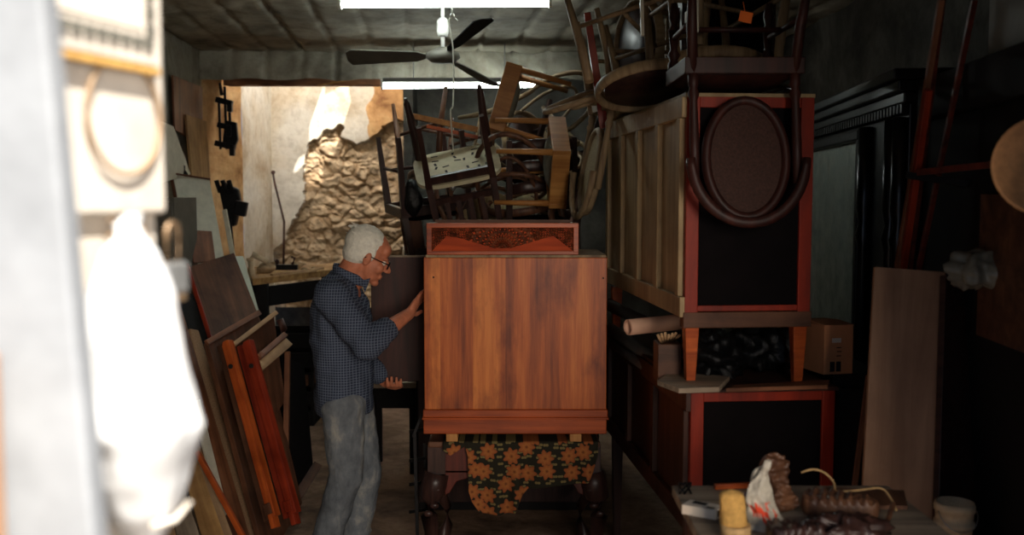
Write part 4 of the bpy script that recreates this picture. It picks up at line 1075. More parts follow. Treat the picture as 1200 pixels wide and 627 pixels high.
    # far hand: under the open door's lower edge, fingers curled up over its front
    hand(wrF+Vector((0, 0.0, 0.0)), Vector((0.08, -1, 0.06)), Vector((1, 0.08, 0)), Vector((0, 0, -1)), (0.35, 0.75, 0.5))
    body = mb.build('body', 'skin', root)
    rm = body.modifiers.new('remesh', 'REMESH'); rm.mode = 'VOXEL'; rm.voxel_size = 0.0042; rm.use_smooth_shade = True
    sm = body.modifiers.new('smooth', 'SMOOTH'); sm.factor = 0.5; sm.iterations = 3
    for k in (-1, 1):
        mb = MB(); mb.ell(H(0.073, k*0.031, -0.004), (0.012, 0.012, 0.012)); mb.build('eye', 'eye', root)
    # hair
    mb = MB()
    e(-0.028, 0, 0.042, (0.092, 0.082, 0.084)); e(-0.048, 0, -0.008, (0.062, 0.076, 0.062))
    for k in (-1, 1): e(-0.020, k*0.060, 0.010, (0.044, 0.022, 0.045)); e(0.012, k*0.068, 0.010, (0.016, 0.010, 0.030))
    for k in range(60):
        a = random.uniform(-PI/2, PI/2); b = random.uniform(0.5, 2.6)
        p0 = H(-0.028+0.09*math.cos(b), 0.08*math.sin(a)*abs(math.sin(b)), 0.042+0.082*abs(math.cos(a))*math.sin(b))
        p1 = p0+(-f*0.03+u*random.uniform(-0.006, 0.004))
        mb.capsule(p0, p1, 0.005, 0.002, 8)
    hr = mb.build('hair', 'hair', root)
    rm = hr.modifiers.new('remesh', 'REMESH'); rm.mode = 'VOXEL'; rm.voxel_size = 0.004; rm.use_smooth_shade = True
    sm = hr.modifiers.new('smooth', 'SMOOTH'); sm.factor = 0.5; sm.iterations = 2
    # glasses
    mb = MB()
    for k in (-1, 1):
        mb.tube([H(0.098+0.0*a, k*0.032+0.022*math.cos(a), -0.006+0.017*math.sin(a)) for a in [2*PI*j/20 for j in range(20)]], 0.0022, 8, closed=True)
        mb.tube([H(0.098, k*0.054, -0.002), H(0.05, k*0.074, 0.0), H(0.0, k*0.083, 0.002), H(-0.012, k*0.082, -0.012)], 0.0022, 8)
    mb.tube([H(0.098, -0.010, 0.0), H(0.102, 0, 0.003), H(0.098, 0.010, 0.0)], 0.002, 8)
    g = mb.build('glasses', 'black_metal', root)
    # shirt
    mb = MB()
    hem_c = W(404, 480, 4.3)
    mb.tube([hem_c+Vector((0, 0, -0.012)), hem_c, W(403, 450, 4.3), wst, W(399, 395, 4.3), che, W(397, 352, 4.3), upc+Vector((-.01, 0, 0.03)), nb+Vector((-0.012, 0, 0.012))],
            [(.116, .178), (.124, .185), (.124, .182), (.126, .182), (.130, .190), (.132, .200), (.115, .195), (.085, .15), (.066, .072)], 28, up=(1, 0, 0))
    cuffN = elN.lerp(wrN, 0.56)
    mb.capsule(upc+Vector((-.01, -.05, 0)), shN, 0.095, 0.076, 18); mb.capsule(upc+Vector((-.01, .05, 0)), shF, 0.095, 0.076, 18)
    mb.capsule(shN, shN.lerp(elN, .55), 0.077, 0.070, 18); mb.capsule(shN.lerp(elN, .5), elN, 0.071, 0.064, 18)
    mb.tube([elN, elN.lerp(cuffN, .5), cuffN.lerp(elN, 0.04), cuffN], [.062, .060, .052, .050], 18)
    for k in range(4): q = elN.lerp(cuffN, 0.2+0.22*k); mb.tube([q-Vector((0.006, 0, 0.006)), q+Vector((0.010, 0, 0.01))], [.062-.003*k, .058-.003*k], 18)
    mb.ell(elN, (.064, .064, .064))
    cuffF = elF.lerp(wrF, 0.5)
    mb.capsule(shF, elF, 0.074, 0.06, 18); mb.capsule(elF, cuffF, 0.06, 0.05, 18)
    sh = mb.build('shirt', 'shirt', root)
    rm = sh.modifiers.new('remesh', 'REMESH'); rm.mode = 'VOXEL'; rm.voxel_size = 0.008; rm.use_smooth_shade = True
    sm = sh.modifiers.new('smooth', 'SMOOTH'); sm.factor = 0.6; sm.iterations = 7
    tx = bpy.data.textures.new('wrinkles', 'CLOUDS'); tx.noise_scale = 0.09; tx.noise_depth = 2
    dp = sh.modifiers.new('wrinkles', 'DISPLACE'); dp.texture = tx; dp.texture_coords = 'LOCAL'; dp.strength = 0.028; dp.mid_level = 0.5
    # collar
    mb = MB()
    cpts = []
    for k in range(24):
        a = 2*PI*k/24
        cpts.append(nb+Vector((0.012+0.068*math.cos(a), 0.070*math.sin(a), 0.022-0.030*math.cos(a))))
    mb.tube(cpts, [(.022, .007)]*24, 10, closed=True)
    mb.prism([(0, 0), (0.045, 0.012), (0.03, -0.05)], nb+Vector((0.068, -0.045, 0.0)), (0.8, -0.3, 0), (0.2, 0, 1), (0.3, 0.9, 0), 0.006)
    mb.build('collar', 'shirt', root)
    # jeans
    mb = MB()
    mb.tube([W(404, 458, 4.3), pel, W(406, 484, 4.3)], [(.10, .155), (.112, .165), (.100, .165)], 22, up=(1, 0, 0))
    for hp, kn, an in ((hipN, kneeN, ankN), (hipF, kneeF, ankF)):
        mid = hp.lerp(kn, .5)
        mb.capsule(hp, mid, 0.098, 0.086, 18); mb.capsule(mid, kn, 0.086, 0.074, 18)
        sh_ = kn.lerp(an, .45); mb.capsule(kn, sh_, 0.072, 0.066, 18); mb.tube([sh_, kn.lerp(an, .8), an, an+Vector((0, 0, -0.03))], [.066, .062, .064, .068], 18)
        for k in range(3): q = kn.lerp(an, 0.72+0.1*k); mb.ell(q, (.078, .078, .016))
    je = mb.build('jeans', 'denim', root)
    rm = je.modifiers.new('remesh', 'REMESH'); rm.mode = 'VOXEL'; rm.voxel_size = 0.008; rm.use_smooth_shade = True
    sm = je.modifiers.new('smooth', 'SMOOTH'); sm.factor = 0.6; sm.iterations = 5
    dp = je.modifiers.new('wrinkles', 'DISPLACE'); dp.texture = tx; dp.texture_coords = 'LOCAL'; dp.strength = 0.022; dp.mid_level = 0.5
    for an in (ankN, ankF):
        mb = MB()
        a = Vector((an.x, an.y, 0))
        mb.tube([a+Vector((-0.075, 0, 0.045)), a+Vector((-0.05, 0, 0.05)), a+Vector((0.03, 0, 0.05)), a+Vector((0.12, 0, 0.038)), a+Vector((0.175, 0, 0.03)), a+Vector((0.19, 0, 0.026))],
                [(.02, .02), (.045, .036), (.05, .042), (.034, .048), (.026, .04), (.008, .015)], 18)
        mb.box(a+Vector((0.055, 0, 0.008)), (0.26, 0.085, 0.016)); mb.build('shoe', 'leather', root, bevel=0.004)
    return root
person()

# ------------------------------------------------------------------ chairs
def chair_proto(name, back='slat', seat='square', leg='square', mw='dark_chair', ms='dark_chair', w=0.42, d=0.40, sh=0.44, bh=0.42, curve=0.03):
    """chair in its own frame: seat at z=sh, facing -y, backrest at +y. returns the root at the origin"""
    t = thing(name, 'x', 'chair')
    hw, hd = w/2, d/2
    lr = 0.017
    for sx in (-1, 1):
        # front legs
        mb = MB()
        if seat == 'slots': mb.tube([(sx*(hw-0.0), -hd+0.04, sh-0.01), (sx*(hw-0.0), -hd+0.035, sh*0.7), (sx*(hw+0.01), -hd+0.02, 0.03), (sx*(hw+0.01), -hd+0.02, 0)], [.028, .028, .017, .009], 14)
        elif leg == 'stub': mb.tube([(sx*(hw-0.02), -hd+0.02, sh-0.02), (sx*(hw-0.02), -hd+0.02, 0)], [.018, .012], 12)
        elif leg == 'square': mb.beam((sx*(hw-0.02), -hd+0.02, sh-0.02), (sx*(hw-0.015), -hd+0.01, 0), 0.038, 0.038, (0, 1, 0), 0.024, 0.024)
        elif leg == 'round': mb.tube([(sx*(hw-0.03), -hd+0.03, sh-0.01), (sx*(hw-0.02), -hd+0.015, sh*0.6), (sx*(hw+0.01), -hd-0.02, 0)], [.019, .02, .011], 12)
        else:
            prof = [(sh-0.02, .022), (sh-0.08, .022), (sh-0.09, .014), (sh-0.11, .024), (sh-0.13, .014), (sh-0.2, .022), (0.12, .017), (0.10, .024), (0.08, .013), (0.05, .021), (0, .012)]
            mb.tube([(sx*(hw-0.025), -hd+0.025, z) for z, r in prof], [r for z, r in prof], 12)
        mb.build('leg', mw, t, local=True, bevel=0.002 if leg == 'square' else 0)
        mb = MB()
        if leg == 'square': mb.beam((sx*(hw-0.02), hd-0.02, sh), (sx*(hw-0.03), hd+0.03, 0), 0.034, 0.034, (0, 1, 0), 0.024, 0.024)
        elif leg == 'stub': mb.tube([(sx*(hw-0.02), hd-0.02, sh-0.02), (sx*(hw-0.02), hd-0.02, 0)], [.018, .012], 12)
        else: mb.tube([(sx*(hw-0.03), hd-0.02, sh), (sx*(hw-0.02), hd, sh*0.5), (sx*(hw-0.01), hd+0.06, 0)], [.018, .018, .012], 12)
        mb.build('leg', mw, t, local=True)
    # seat
    mb = MB()
    if seat == 'round':
        mb.lathe([(0.02, sh-0.012), (hw-0.03, sh-0.012), (hw-0.03, sh+0.008), (0.02, sh+0.008)], (0, 0, 0), 32)
        mb.build('seat', ms, t, local=True)
        mb = MB(); mb.tube([((hw-0.012)*math.cos(a), (hd)*math.sin(a), sh) for a in [2*PI*k/36 for k in range(36)]], [(.024, .013)]*36, 10, closed=True); mb.build('seat_ring', mw, t, local=True)
    elif seat == 'slots':
        pts = []
        for k in range(40):
            a = 2*PI*k/40; ca, sa = math.cos(a), math.sin(a)
            pts.append((1.22*hw*math.copysign(abs(ca)**0.45, ca)*(1+0.06*(-sa)), hd*math.copysign(abs(sa)**0.45, sa)))
        mb.prism(pts, (0, 0, sh-0.014), (1, 0, 0), (0, 1, 0), (0, 0, 1), 0.02)
        mb.mi = 1
        rs = random.Random(5)
        for gx in range(-3, 4):
            for gy in range(-3, 4):
                if rs.random() < 0.62:
                    a = (0.036, 0.010) if rs.random() < .6 else (0.012, 0.028)
                    mb.box((gx*0.052+rs.uniform(-.01, .01), gy*0.05+rs.uniform(-.01, .01), sh-0.014), (a[0], a[1], 0.003), (0, 0, rs.uniform(-.3, .3)))
        mb.build('seat', [ms, 'slot'], t, local=True)
        mb = MB()
        mb.box((0, hd-0.03, sh-0.035), (w-0.06, 0.02, 0.045)); mb.build('apron', mw, t, local=True)
    elif seat == 'webbed':
        for a, b_, c_, d_ in ((0, -hd+0.014, w, .028), (0, hd-0.014, w, .028)): mb.box((a, b_, sh-0.045), (c_, d_, 0.09))
        for a in (-hw+0.014, hw-0.014): mb.box((a, 0, sh-0.045), (0.028, d-0.056, 0.09))
        mb.build('seat_frame', mw, t, local=True, bevel=0.003)
        mb = MB()
        mb.grid(lambda u, v: Vector(((u-.5)*(w-0.05), (v-.5)*(d-0.05), sh-0.03-0.085*(1-(2*u-1)**4)*(1-(2*v-1)**4))), 16, 16)
        mb.grid(lambda u, v: Vector(((u-.5)*(w-0.05), (v-.5)*(d-0.05), sh-0.004+0.012*(1-(2*u-1)**4)*(1-(2*v-1)**4))), 16, 16)
        mb.build('seat', ms, t, local=True)
    else:
        mb.box((0, -hd+0.015, sh-0.025), (w, 0.026, 0.055)); mb.box((0, hd-0.015, sh-0.025), (w, 0.026, 0.055))
        mb.box((-hw+0.013, 0, sh-0.025), (0.026, d-0.03, 0.055)); mb.box((hw-0.013, 0, sh-0.025), (0.026, d-0.03, 0.055))
        mb.build('seat_frame', mw, t, local=True, bevel=0.003)
        mb = MB()
        def cf(u, v):
            x = (u-.5)*(w-0.04); y = (v-.5)*(d-0.04)
            return Vector((x, y, sh+0.005+0.04*(1-(2*u-1)**4)*(1-(2*v-1)**4)))
        mb.grid(cf, 16, 16); mb.box((0, 0, sh-0.012), (w-0.045, d-0.045, 0.03)); mb.build('seat', ms, t, local=True)
    if seat == 'slots' or leg == 'stub': return finish(t, back, mw, hw, hd, sh, bh, curve)
    # stretchers
    mb = MB(); mb.tube([(-hw+0.03, 0, sh*0.42), (hw-0.03, 0, sh*0.42)], 0.010, 10)
    for sx in (-1, 1): mb.tube([(sx*(hw-0.025), -hd+0.02, sh*0.42), (sx*(hw-0.025), hd+0.01, sh*0.42)], 0.010, 10)
    mb.build('stretcher', mw, t, local=True)
    return finish(t, back, mw, hw, hd, sh, bh, curve)

def finish(t, back, mw, hw, hd, sh, bh, curve):
    if back == 'none': return t
    top = sh+bh
    if back in ('slat', 'ladder'):
        for sx in (-1, 1):
            mb = MB(); mb.beam((sx*(hw-0.02), hd-0.02, sh-0.02), (sx*(hw-0.03), hd+0.07, top), 0.036, 0.026, (0, 1, 0), 0.028, 0.02); mb.build('back_post', mw, t, local=True, bevel=0.002)
        for k in range(3 if back == 'ladder' else 1):
            z = top-0.04-k*0.11; y = hd-0.02+0.09*(z-sh)/bh
            mb = MB(); mb.tube([(-hw+0.03, y, z), (-hw*.4, y+curve, z+0.01), (hw*.4, y+curve, z+0.01), (hw-0.03, y, z)], [(.03, .008)]*4, 10); mb.build('back_rail', mw, t, local=True)
        if back == 'slat':
            z = sh+0.08; y = hd-0.005
            mb = MB(); mb.beam((-hw+0.03, y, z), (hw-0.03, y, z), 0.014, 0.035); mb.build('back_rail', mw, t, local=True)
            for k in range(4):
                x = -0.09+0.06*k
                mb = MB(); mb.beam((x, y, z), (x*1.1, y+0.065, top-0.05), 0.026, 0.010, (0, 1, 0)); mb.build('back_slat', mw, t, local=True)
    elif back == 'bent':
        mb = MB(); pts = []
        for k in range(25):
            a = PI*k/24
            pts.append((-(hw-0.015)*math.cos(a)*(1+0.05*math.sin(a)), hd-0.01+0.11*math.sin(a), sh+bh*0.35+bh*0.65*math.sin(a)))
        pts = [(-(hw-0.015), hd-0.03, sh-0.02)]+pts+[((hw-0.015), hd-0.03, sh-0.02)]
        mb.tube(pts, 0.014, 12); mb.build('back_hoop', mw, t, local=True)
        mb = MB(); pts = []
        for k in range(21):
            a = PI*k/20
            pts.append((-(hw*.55)*math.cos(a), hd-0.01+0.09*math.sin(a), sh+bh*0.2+bh*0.52*math.sin(a)))
        pts = [(-(hw*.5), hd-0.03, sh)]+pts+[((hw*.5), hd-0.03, sh)]
        mb.tube(pts, 0.010, 10); mb.build('inner_hoop', mw, t, local=True)
    elif back == 'oval':
        for sx in (-1, 1):
            mb = MB(); z = sh
            prof = [(sh-0.02, .018), (sh+0.04, .018), (sh+0.05, .013), (sh+0.07, .02), (sh+0.09, .013), (sh+bh*.5, .017), (sh+bh*.8, .015)]
            mb.tube([(sx*(hw-0.03), hd-0.02+0.08*(z_-sh)/bh, z_) for z_, r in prof], [r for z_, r in prof], 12); mb.build('back_post', mw, t, local=True)
        cz = sh+bh*0.62; rz = bh*0.42; rx = hw*0.66; cy = hd+0.03
        mb = MB(); mb.tube([(rx*math.cos(a), cy+0.08*(rz*math.sin(a))/bh, cz+rz*math.sin(a)) for a in [2*PI*k/36 for k in range(36)]], [(.020, .016)]*36, 10, closed=True, up=(0, 1, 0)); mb.build('back_oval', mw, t, local=True)
        mb = MB()
        def ov(u, v):
            a = 2*PI*u; return Vector((rx*v*math.cos(a), cy-0.004+0.08*(rz*v*math.sin(a))/bh, cz+rz*v*math.sin(a)))
        mb.grid(ov, 36, 4); mb.grid(lambda u, v: ov(u, v)+Vector((0, 0.008, 0)), 36, 4); mb.build('back_cane', 'cane' if mw != 'pale_chair' else 'cane_pale', t, local=True)
        mb = MB()
        pts = [((hw-0.01)*math.cos(a), cy+0.04+0.03*math.sin(a), sh+bh*0.62+bh*0.46*math.sin(a)) for a in [PI*k/24 for k in range(25)]]
        mb.tube(pts, [(.018, .014)]*25, 10); mb.build('crest', mw, t, local=True)
    return t

PROTO_DEP = {}
def pose(o, piv_world, Rm, piv_local):
    """place chair o so that its local point piv_local sits at piv_world with rotation Rm"""
    m = Matrix.Translation(piv_world) @ Rm.to_4x4() @ Matrix.Translation(-Vector(piv_local))
    o.matrix_basis = m
    return o
def Rdeg(x, y, z, order='XYZ'): return Euler((math.radians(x), math.radians(y), math.radians(z)), order).to_matrix()
used = set()
def put(proto, label, piv, R_, loc=(0, 0, 0.44), group=None, mats=None):
    if proto.name in used: o = dup_tree(proto)
    else: o = proto; used.add(proto.name)
    o['label'] = label
    if group: o['group'] = group
    pose(o, piv, R_, loc)
    return o
GP = 'chairs piled behind the cabinet'
slot_ch = chair_proto('dining_chair', 'slat', 'slots', 'square', 'dark_chair', 'pale_seat', w=0.37, d=0.40, sh=0.36, bh=0.44)
honey_st = chair_proto('wooden_stool', 'none', 'webbed', 'stub', 'honey', 'cushion', w=0.37, d=0.34, sh=0.37)
bent_ch = chair_proto('bentwood_chair', 'bent', 'round', 'round', 'brown_chair', 'cane_pale', w=0.42, d=0.42, sh=0.45, bh=0.45)
pale_bent = chair_proto('bentwood_chair', 'bent', 'round', 'round', 'pale_chair', 'dark_chair', w=0.42, d=0.42, sh=0.45, bh=0.45)
ladder_ch = chair_proto('ladderback_chair', 'ladder', 'square', 'square', 'dark_chair', 'black_cloth', w=0.42, d=0.40, sh=0.44, bh=0.46)
oval_ch = chair_proto('cane_back_chair', 'oval', 'square', 'turned', 'oval_frame', 'oval_frame', w=0.40, d=0.42, sh=0.30, bh=0.46)
pale_oval = chair_proto('cane_back_chair', 'oval', 'square', 'turned', 'pale_chair', 'cane_pale', w=0.40, d=0.40, sh=0.44, bh=0.46)

# support under the pile: a plain dark wardrobe body hidden behind the worktable
sx0, sx1 = W(486, 300, 5.3).x, W(704, 300, 5.3).x
zS = W(600, 322, 5.3).z
t = thing('dark_wardrobe', 'dark wardrobe behind the cabinet that carries the pile of chairs', 'wardrobe', ((sx0+sx1)/2, 5.75, 0))
mb = MB(); mb.box(((sx0+sx1)/2, 5.8, zS/2), (sx1-sx0, 0.95, zS)); mb.build('body', 'black_dull', t, bevel=0.006)
for k in (0, 1):
    xa = sx0+0.01+k*(sx1-sx0)/2; mb = MB(); mb.box((xa+(sx1-sx0)/4-0.01, 5.315, zS/2), ((sx1-sx0)/2-0.02, 0.02, zS-0.1)); d_ = mb.build('door', 'dark_chair', t, bevel=0.004)
    mb = MB(); mb.ell((xa+(0.45 if k == 0 else 0.04), 5.295, zS*.55), (0.012, 0.014, 0.012)); mb.build('knob', 'brass', d_)

# 1: front upside-down chair, pale slotted seat underside showing, legs up
put(slot_ch, 'upside down dark chair with a pale slotted seat at the front of the pile', W(536, 196, 5.25), Rdeg(180+27, -11, 4), (0, 0, 0.36), GP)
# 2: honey frame upper, legs pointing right
def axes(x, y, z):
    return Matrix((Vector(x).normalized(), Vector(y).normalized(), Vector(z).normalized())).transposed()
def orient(leg_dir, width_dir):
    z = -Vector(leg_dir).normalized(); x = Vector(width_dir); x = (x-z*x.dot(z)).normalized(); y = z.cross(x)
    return axes(x, y, z)
put(honey_st, 'honey coloured stool highest in the pile, legs pointing right', W(591, 117, 5.6), orient((0.96, 0.0, -0.28), (0.28, 0.02, 0.96)), (0, 0, 0.33), GP)
put(honey_st, 'honey coloured stool on its side with its legs pointing left over the pile', W(654, 190, 5.2), orient((-1, -0.05, 0.02), (0.04, 0.85, 0.52)), (0, 0, 0.33), GP)
# long honey rails
stick('honey_rail', W(479, 135, 5.45), W(560, 152, 5.45), 0.03, 0.03, 'honey', 'long honey coloured rail lying across the upper left of the pile', 'rail')
stick('honey_rail', W(500, 148, 5.6), W(560, 161, 5.6), 0.02, 0.02, 'orange_wood', 'thin orange brown rail just below the long honey rail', 'rail')
# 3..: dark and bentwood chairs
put(bent_ch, 'brown bentwood chair lying behind the legs of the slotted seat chair', W(520, 208, 5.9), Rdeg(172, 8, 40), (0, 0, 0.45), GP)
put(bent_ch, 'brown bentwood chair with its hoop back showing in the middle of the pile', W(612, 238, 5.6), Rdeg(-14, 6, 170), (0, 0, 0.45), GP)
put(pale_bent, 'dusty pale bentwood chair deep in the right of the pile', W(618, 170, 6.0), Rdeg(70, 30, 40), (0, 0, 0.45), GP)
put(ladder_ch, 'dark ladderback chair standing under the sideways honey stool', W(625, 262, 5.6), Rdeg(0, 4, 195), (0, 0, 0.44), GP)
put(ladder_ch, 'dark ladderback chair upside down behind the upper stool', W(632, 215, 6.2), Rdeg(172, 18, 30), (0, 0, 0.44), GP)
put(ladder_ch, 'dark chair at the left edge of the pile beside the rubble wall', W(502, 246, 5.75), Rdeg(184, -8, 20), (0, 0, 0.44), GP)
put(pale_bent, 'pale bentwood chair tipped over at the far right of the pile', W(664, 215, 6.2), Rdeg(120, -35, 10), (0, 0, 0.45), GP)
put(bent_ch, 'bentwood chair lowest in the pile, behind the carved drawer', W(575, 262, 5.7), Rdeg(95, 10, 20), (0, 0, 0.45), GP)
# slim leg leaning
stick('loose_leg', W(687, 198, 5.2), W(668, 262, 5.2), 0.026, 0.026, 'brown_chair', 'loose tapered chair leg leaning to the right of the pile', 'chair leg', w1=0.018)
# dark bundle left
mb = MB(); c = W(484, 232, 5.5)
mb.ell(c, (0.05, 0.06, 0.10)); 
for v in mb.bm.verts: v.co += (v.co-c)*0.4*noise.noise(v.co*14)
tag(mb.build('black_bag', 'black_plastic'), 'crumpled black bag hanging at the left of the chair pile', 'bag')
stick('pillar_board', W(478, 235, 5.75), W(487, 296, 5.7), 0.12, 0.03, 'dbrown_x', 'dark brown board end standing at the left of the chair pile', 'board')

# tall chair with turned posts and oval back by the sideboard's far corner
put(pale_oval, 'pale cane backed chair hanging upside down against the cream sideboard', W(708, 130, 4.74), Rdeg(180, 0, -80), (0, 0.17, 0.44), 'chairs stacked above the sideboards')
stick('red_post', W(688, 15, 4.7), W(708, 150, 4.7), 0.03, 0.03, 'red_wood', 'long reddish post standing above the hanging cane backed chair', 'post', w1=0.04)
stick('pale_post', W(677, 26, 4.75), W(692, 135, 4.75), 0.02, 0.03, 'pale_chair', 'slim pale post left of the reddish post', 'post')
p = W(701, 118, 4.72); mb = MB(); mb.box(p-Vector((0.02, 0, 0)), (0.07, 0.03, 0.045)); tag(mb.build('cross_block', 'cane_pale', bevel=0.003), 'pale cross block joining the two leaning posts', 'block')

# ------------------------------------------------------------------ sideboards at the right
def sideboard(name, label, org, rz, w, d, z0, z1, zleg, m_side, npan, m_front='red_paint', overhang=0.0, inner='black_cloth', legm='red_paint'):
    Mx = Matrix.Translation(Vector((org[0], org[1], 0))) @ Matrix.Rotation(rz, 4, 'Z')
    t = thing(name, label, 'sideboard', Mx=Mx)
    L = dict(local=True)
    mb = MB(); mb.box((w/2, d/2+0.01, (z0+z1)/2), (w-0.05, d-0.05, z1-z0-0.05)); mb.build('body', m_side, t, **L)
    sw = 0.045
    # front frame
    for x in (sw/2, w-sw/2):
        mb = MB(); mb.box((x, 0.012, (z0+z1)/2), (sw, 0.03, z1-z0)); mb.build('front_stile', m_front, t, bevel=0.002, **L)
    for z, hh in ((z1-0.018, 0.036), (z0+0.03, 0.02)):
        mb = MB(); mb.box((w/2, 0.012, z), (w-2*sw, 0.026, hh)); mb.build('front_rail', m_front, t, bevel=0.002, **L)
    mb = MB(); mb.box((w/2, 0.016, (z0+z1)/2), (w-2*sw+0.004, 0.014, z1-z0-0.06)); mb.build('front_panel', inner, t, **L)
    mb = MB(); mb.box((w/2, 0.02, z0-0.01), (w+0.01, 0.05, 0.055)); mb.build('plinth', 'dbrown_x', t, bevel=0.003, **L)
    # side: frame of stiles and rails around recessed panels
    ps = (d-0.03)/npan; st = 0.05
    mb = MB()
    for k in range(npan+1): mb.box((-0.004, 0.03+k*ps-(0 if k else -st/2)-(st/2 if k == npan else 0), (z0+z1)/2), (0.026, st, z1-z0-0.14))
    mb.box((-0.004, d/2, z1-0.035), (0.026, d, 0.07)); mb.box((-0.004, d/2, z0+0.035), (0.026, d, 0.07))
    mb.build('side_frame', m_side, t, bevel=0.003, **L)
    for k in range(npan):
        mb = MB(); mb.box((0.012, 0.03+(k+.5)*ps, (z0+z1)/2), (0.02, ps-0.02, z1-z0-0.12)); mb.build('side_panel', m_side, t, **L)
    for x in (0.03, w-0.03):
        for y in (0.03, d-0.05):
            mb = MB(); mb.beam((x, y, z0-0.02), (x, y, zleg), 0.05, 0.05, (0, 1, 0), 0.03, 0.03); mb.build('leg', legm, t, bevel=0.002, **L)
    mb = MB(); mb.box((w/2, d/2-overhang/2, z1+0.006), (w+0.01, d+overhang, 0.014)); mb.build('top', m_side if m_side != 'cream' else 'cream', t, bevel=0.002, **L)
    return t
YU = 3.4
ux, uxr = W(803, 300, YU).x, W(955, 300, YU).x
zu1, zu0 = W(850, 113, YU).z, W(850, 372, YU).z
zl1 = W(850, 458, YU).z
sideboard('sideboard', 'upper sideboard with cream panelled side and red framed end, stacked on the other', (ux, YU), math.radians(5), uxr-ux, 1.42, zu0, zu1, zl1+0.013, 'cream', 4, legm='orange_wood')
lx, lxr = W(808, 500, YU).x, W(981, 500, YU).x
zl0 = W(850, 620, YU).z
sideboard('sideboard', 'lower sideboard with brown side and red framed end, under the stacked one', (lx, YU-0.02), math.radians(5), lxr-lx, 1.5, zl0, zl1, 0.0, 'dbrown_z', 3, overhang=0.02, legm='dark_chair')
# boards lying on the lower sideboard
mb = MB(); a = W(776, 452, 3.35); mb.prism([(W(776, 0, 3.4).x, 3.42), (W(800, 0, 3.3).x, 3.28), (W(850, 0, 3.3).x, 3.3), (W(870, 0, 3.4).x, 3.5), (W(790, 0, 3.6).x, 3.6)], (0, 0, zl1+0.0145), (1, 0, 0), (0, 1, 0), (0, 0, 1), 0.018)
tag(mb.build('rough_offcut', 'grey_x', bevel=0.002), 'rough grey brown offcut on the left corner of the lower sideboard', 'offcut')
mb = MB(); mb.prism([(W(858, 0, 3.3).x, 3.30), (W(982, 0, 3.35).x, 3.36), (W(984, 0, 3.45).x, 3.46), (W(870, 0, 3.35).x, 3.36)], (0, 0, zl1+0.0145), (1, 0, 0), (0, 1, 0), (0, 0, 1), 0.014)
tag(mb.build('red_brown_board', 'brown_x', bevel=0.002), 'thin reddish brown board lying along the front of the lower sideboard', 'board')
# black plastic bags between the legs
def blob(name, c, r, mat, amp, freq, label, cat, seg=48, ridge=False, parent=None, flat=True):
    mb = MB(); c = Vector(c); mb.ell(c, r, seg=seg, rings=seg//2)
    for v in mb.bm.verts:
        n_ = noise.noise(v.co*freq)
        if ridge: n_ = 0.5-2*abs(noise.noise(v.co*freq))+0.5*noise.noise(v.co*freq*2.6)
        v.co += (v.co-c)*amp*n_
        if flat and v.co.z < c.z-r[2]*0.8: v.co.z = c.z-r[2]*0.8
    o = mb.build(name, mat, parent)
    if label: tag(o, label, cat)
    return o
blob('black_rubbish_bag', (W(842, 0, 3.6).x, 3.62, zl1+0.085), (0.105, 0.13, 0.085), 'black_plastic', 0.5, 14, 'shiny black plastic bag on the lower sideboard, beside its left leg', 'bag', ridge=True)
blob('black_rubbish_bag', (W(905, 0, 3.7).x, 3.76, zl1+0.095), (0.13, 0.12, 0.095), 'black_plastic', 0.45, 12, 'larger black plastic bag at the right between the sideboards', 'bag', ridge=True)
# paper rolls
def roll(p0, p1, r, mat, label, inner=True, cat='paper roll'):
    t = thing('paper_roll', label, cat, p0)
    p0, p1 = Vector(p0), Vector(p1); d = (p1-p0).normalized()
    mb = MB(); q = d.cross(Vector((0, 0, 1))).normalized(); w_ = q.cross(d)
    def spiral(u, v):
        a = u*2*PI*2.6; rr = r*(1-0.32*(1-u)); return p0+(p1-p0)*v+q*rr*math.cos(a)+w_*rr*math.sin(a)
    mb.grid(spiral, 90, 2)
    o = mb.build('sheet', mat, t); sm = o.modifiers.new('solid', 'SOLIDIFY'); sm.thickness = 0.002
    return t
roll(W(736, 384, 3.9), W(850, 372, 4.1), 0.034, 'pink_paper', 'rolled pale pink paper poking out between the sideboards')
roll(W(713, 357, 4.6), W(800, 400, 4.1), 0.030, 'grey_roll', 'dark grey rolled sheet above and behind the pink paper roll')
roll(W(715, 386, 4.5), W(778, 430, 4.0), 0.030, 'grey_roll', 'dark grey rolled sheet lying below the pink paper roll')
roll(W(717, 402, 4.45), W(774, 443, 3.95), 0.022, 'grey_roll', 'thinnest dark grey roll, lowest under the pink paper roll')
t = thing('small_crate', 'small brown wooden box beside the leg of the upper sideboard', 'box', W(790, 445, 3.5))
p = W(791, 0, 3.55); mb = MB(); mb.box((p.x-0.005, 3.6, zl1+0.07), (0.085, 0.12, 0.14)); mb.build('body', 'dbrown_x', t, bevel=0.003)
mb = MB(); 
for k in range(7): mb.tube([(p.x-0.03+0.008*k, 3.57+0.01*k, zl1+0.14), (p.x-0.05+0.013*k, 3.53, zl1+0.175+0.004*(k % 3))], 0.005, 8)
mb.build('sticks', 'tan_x', t)

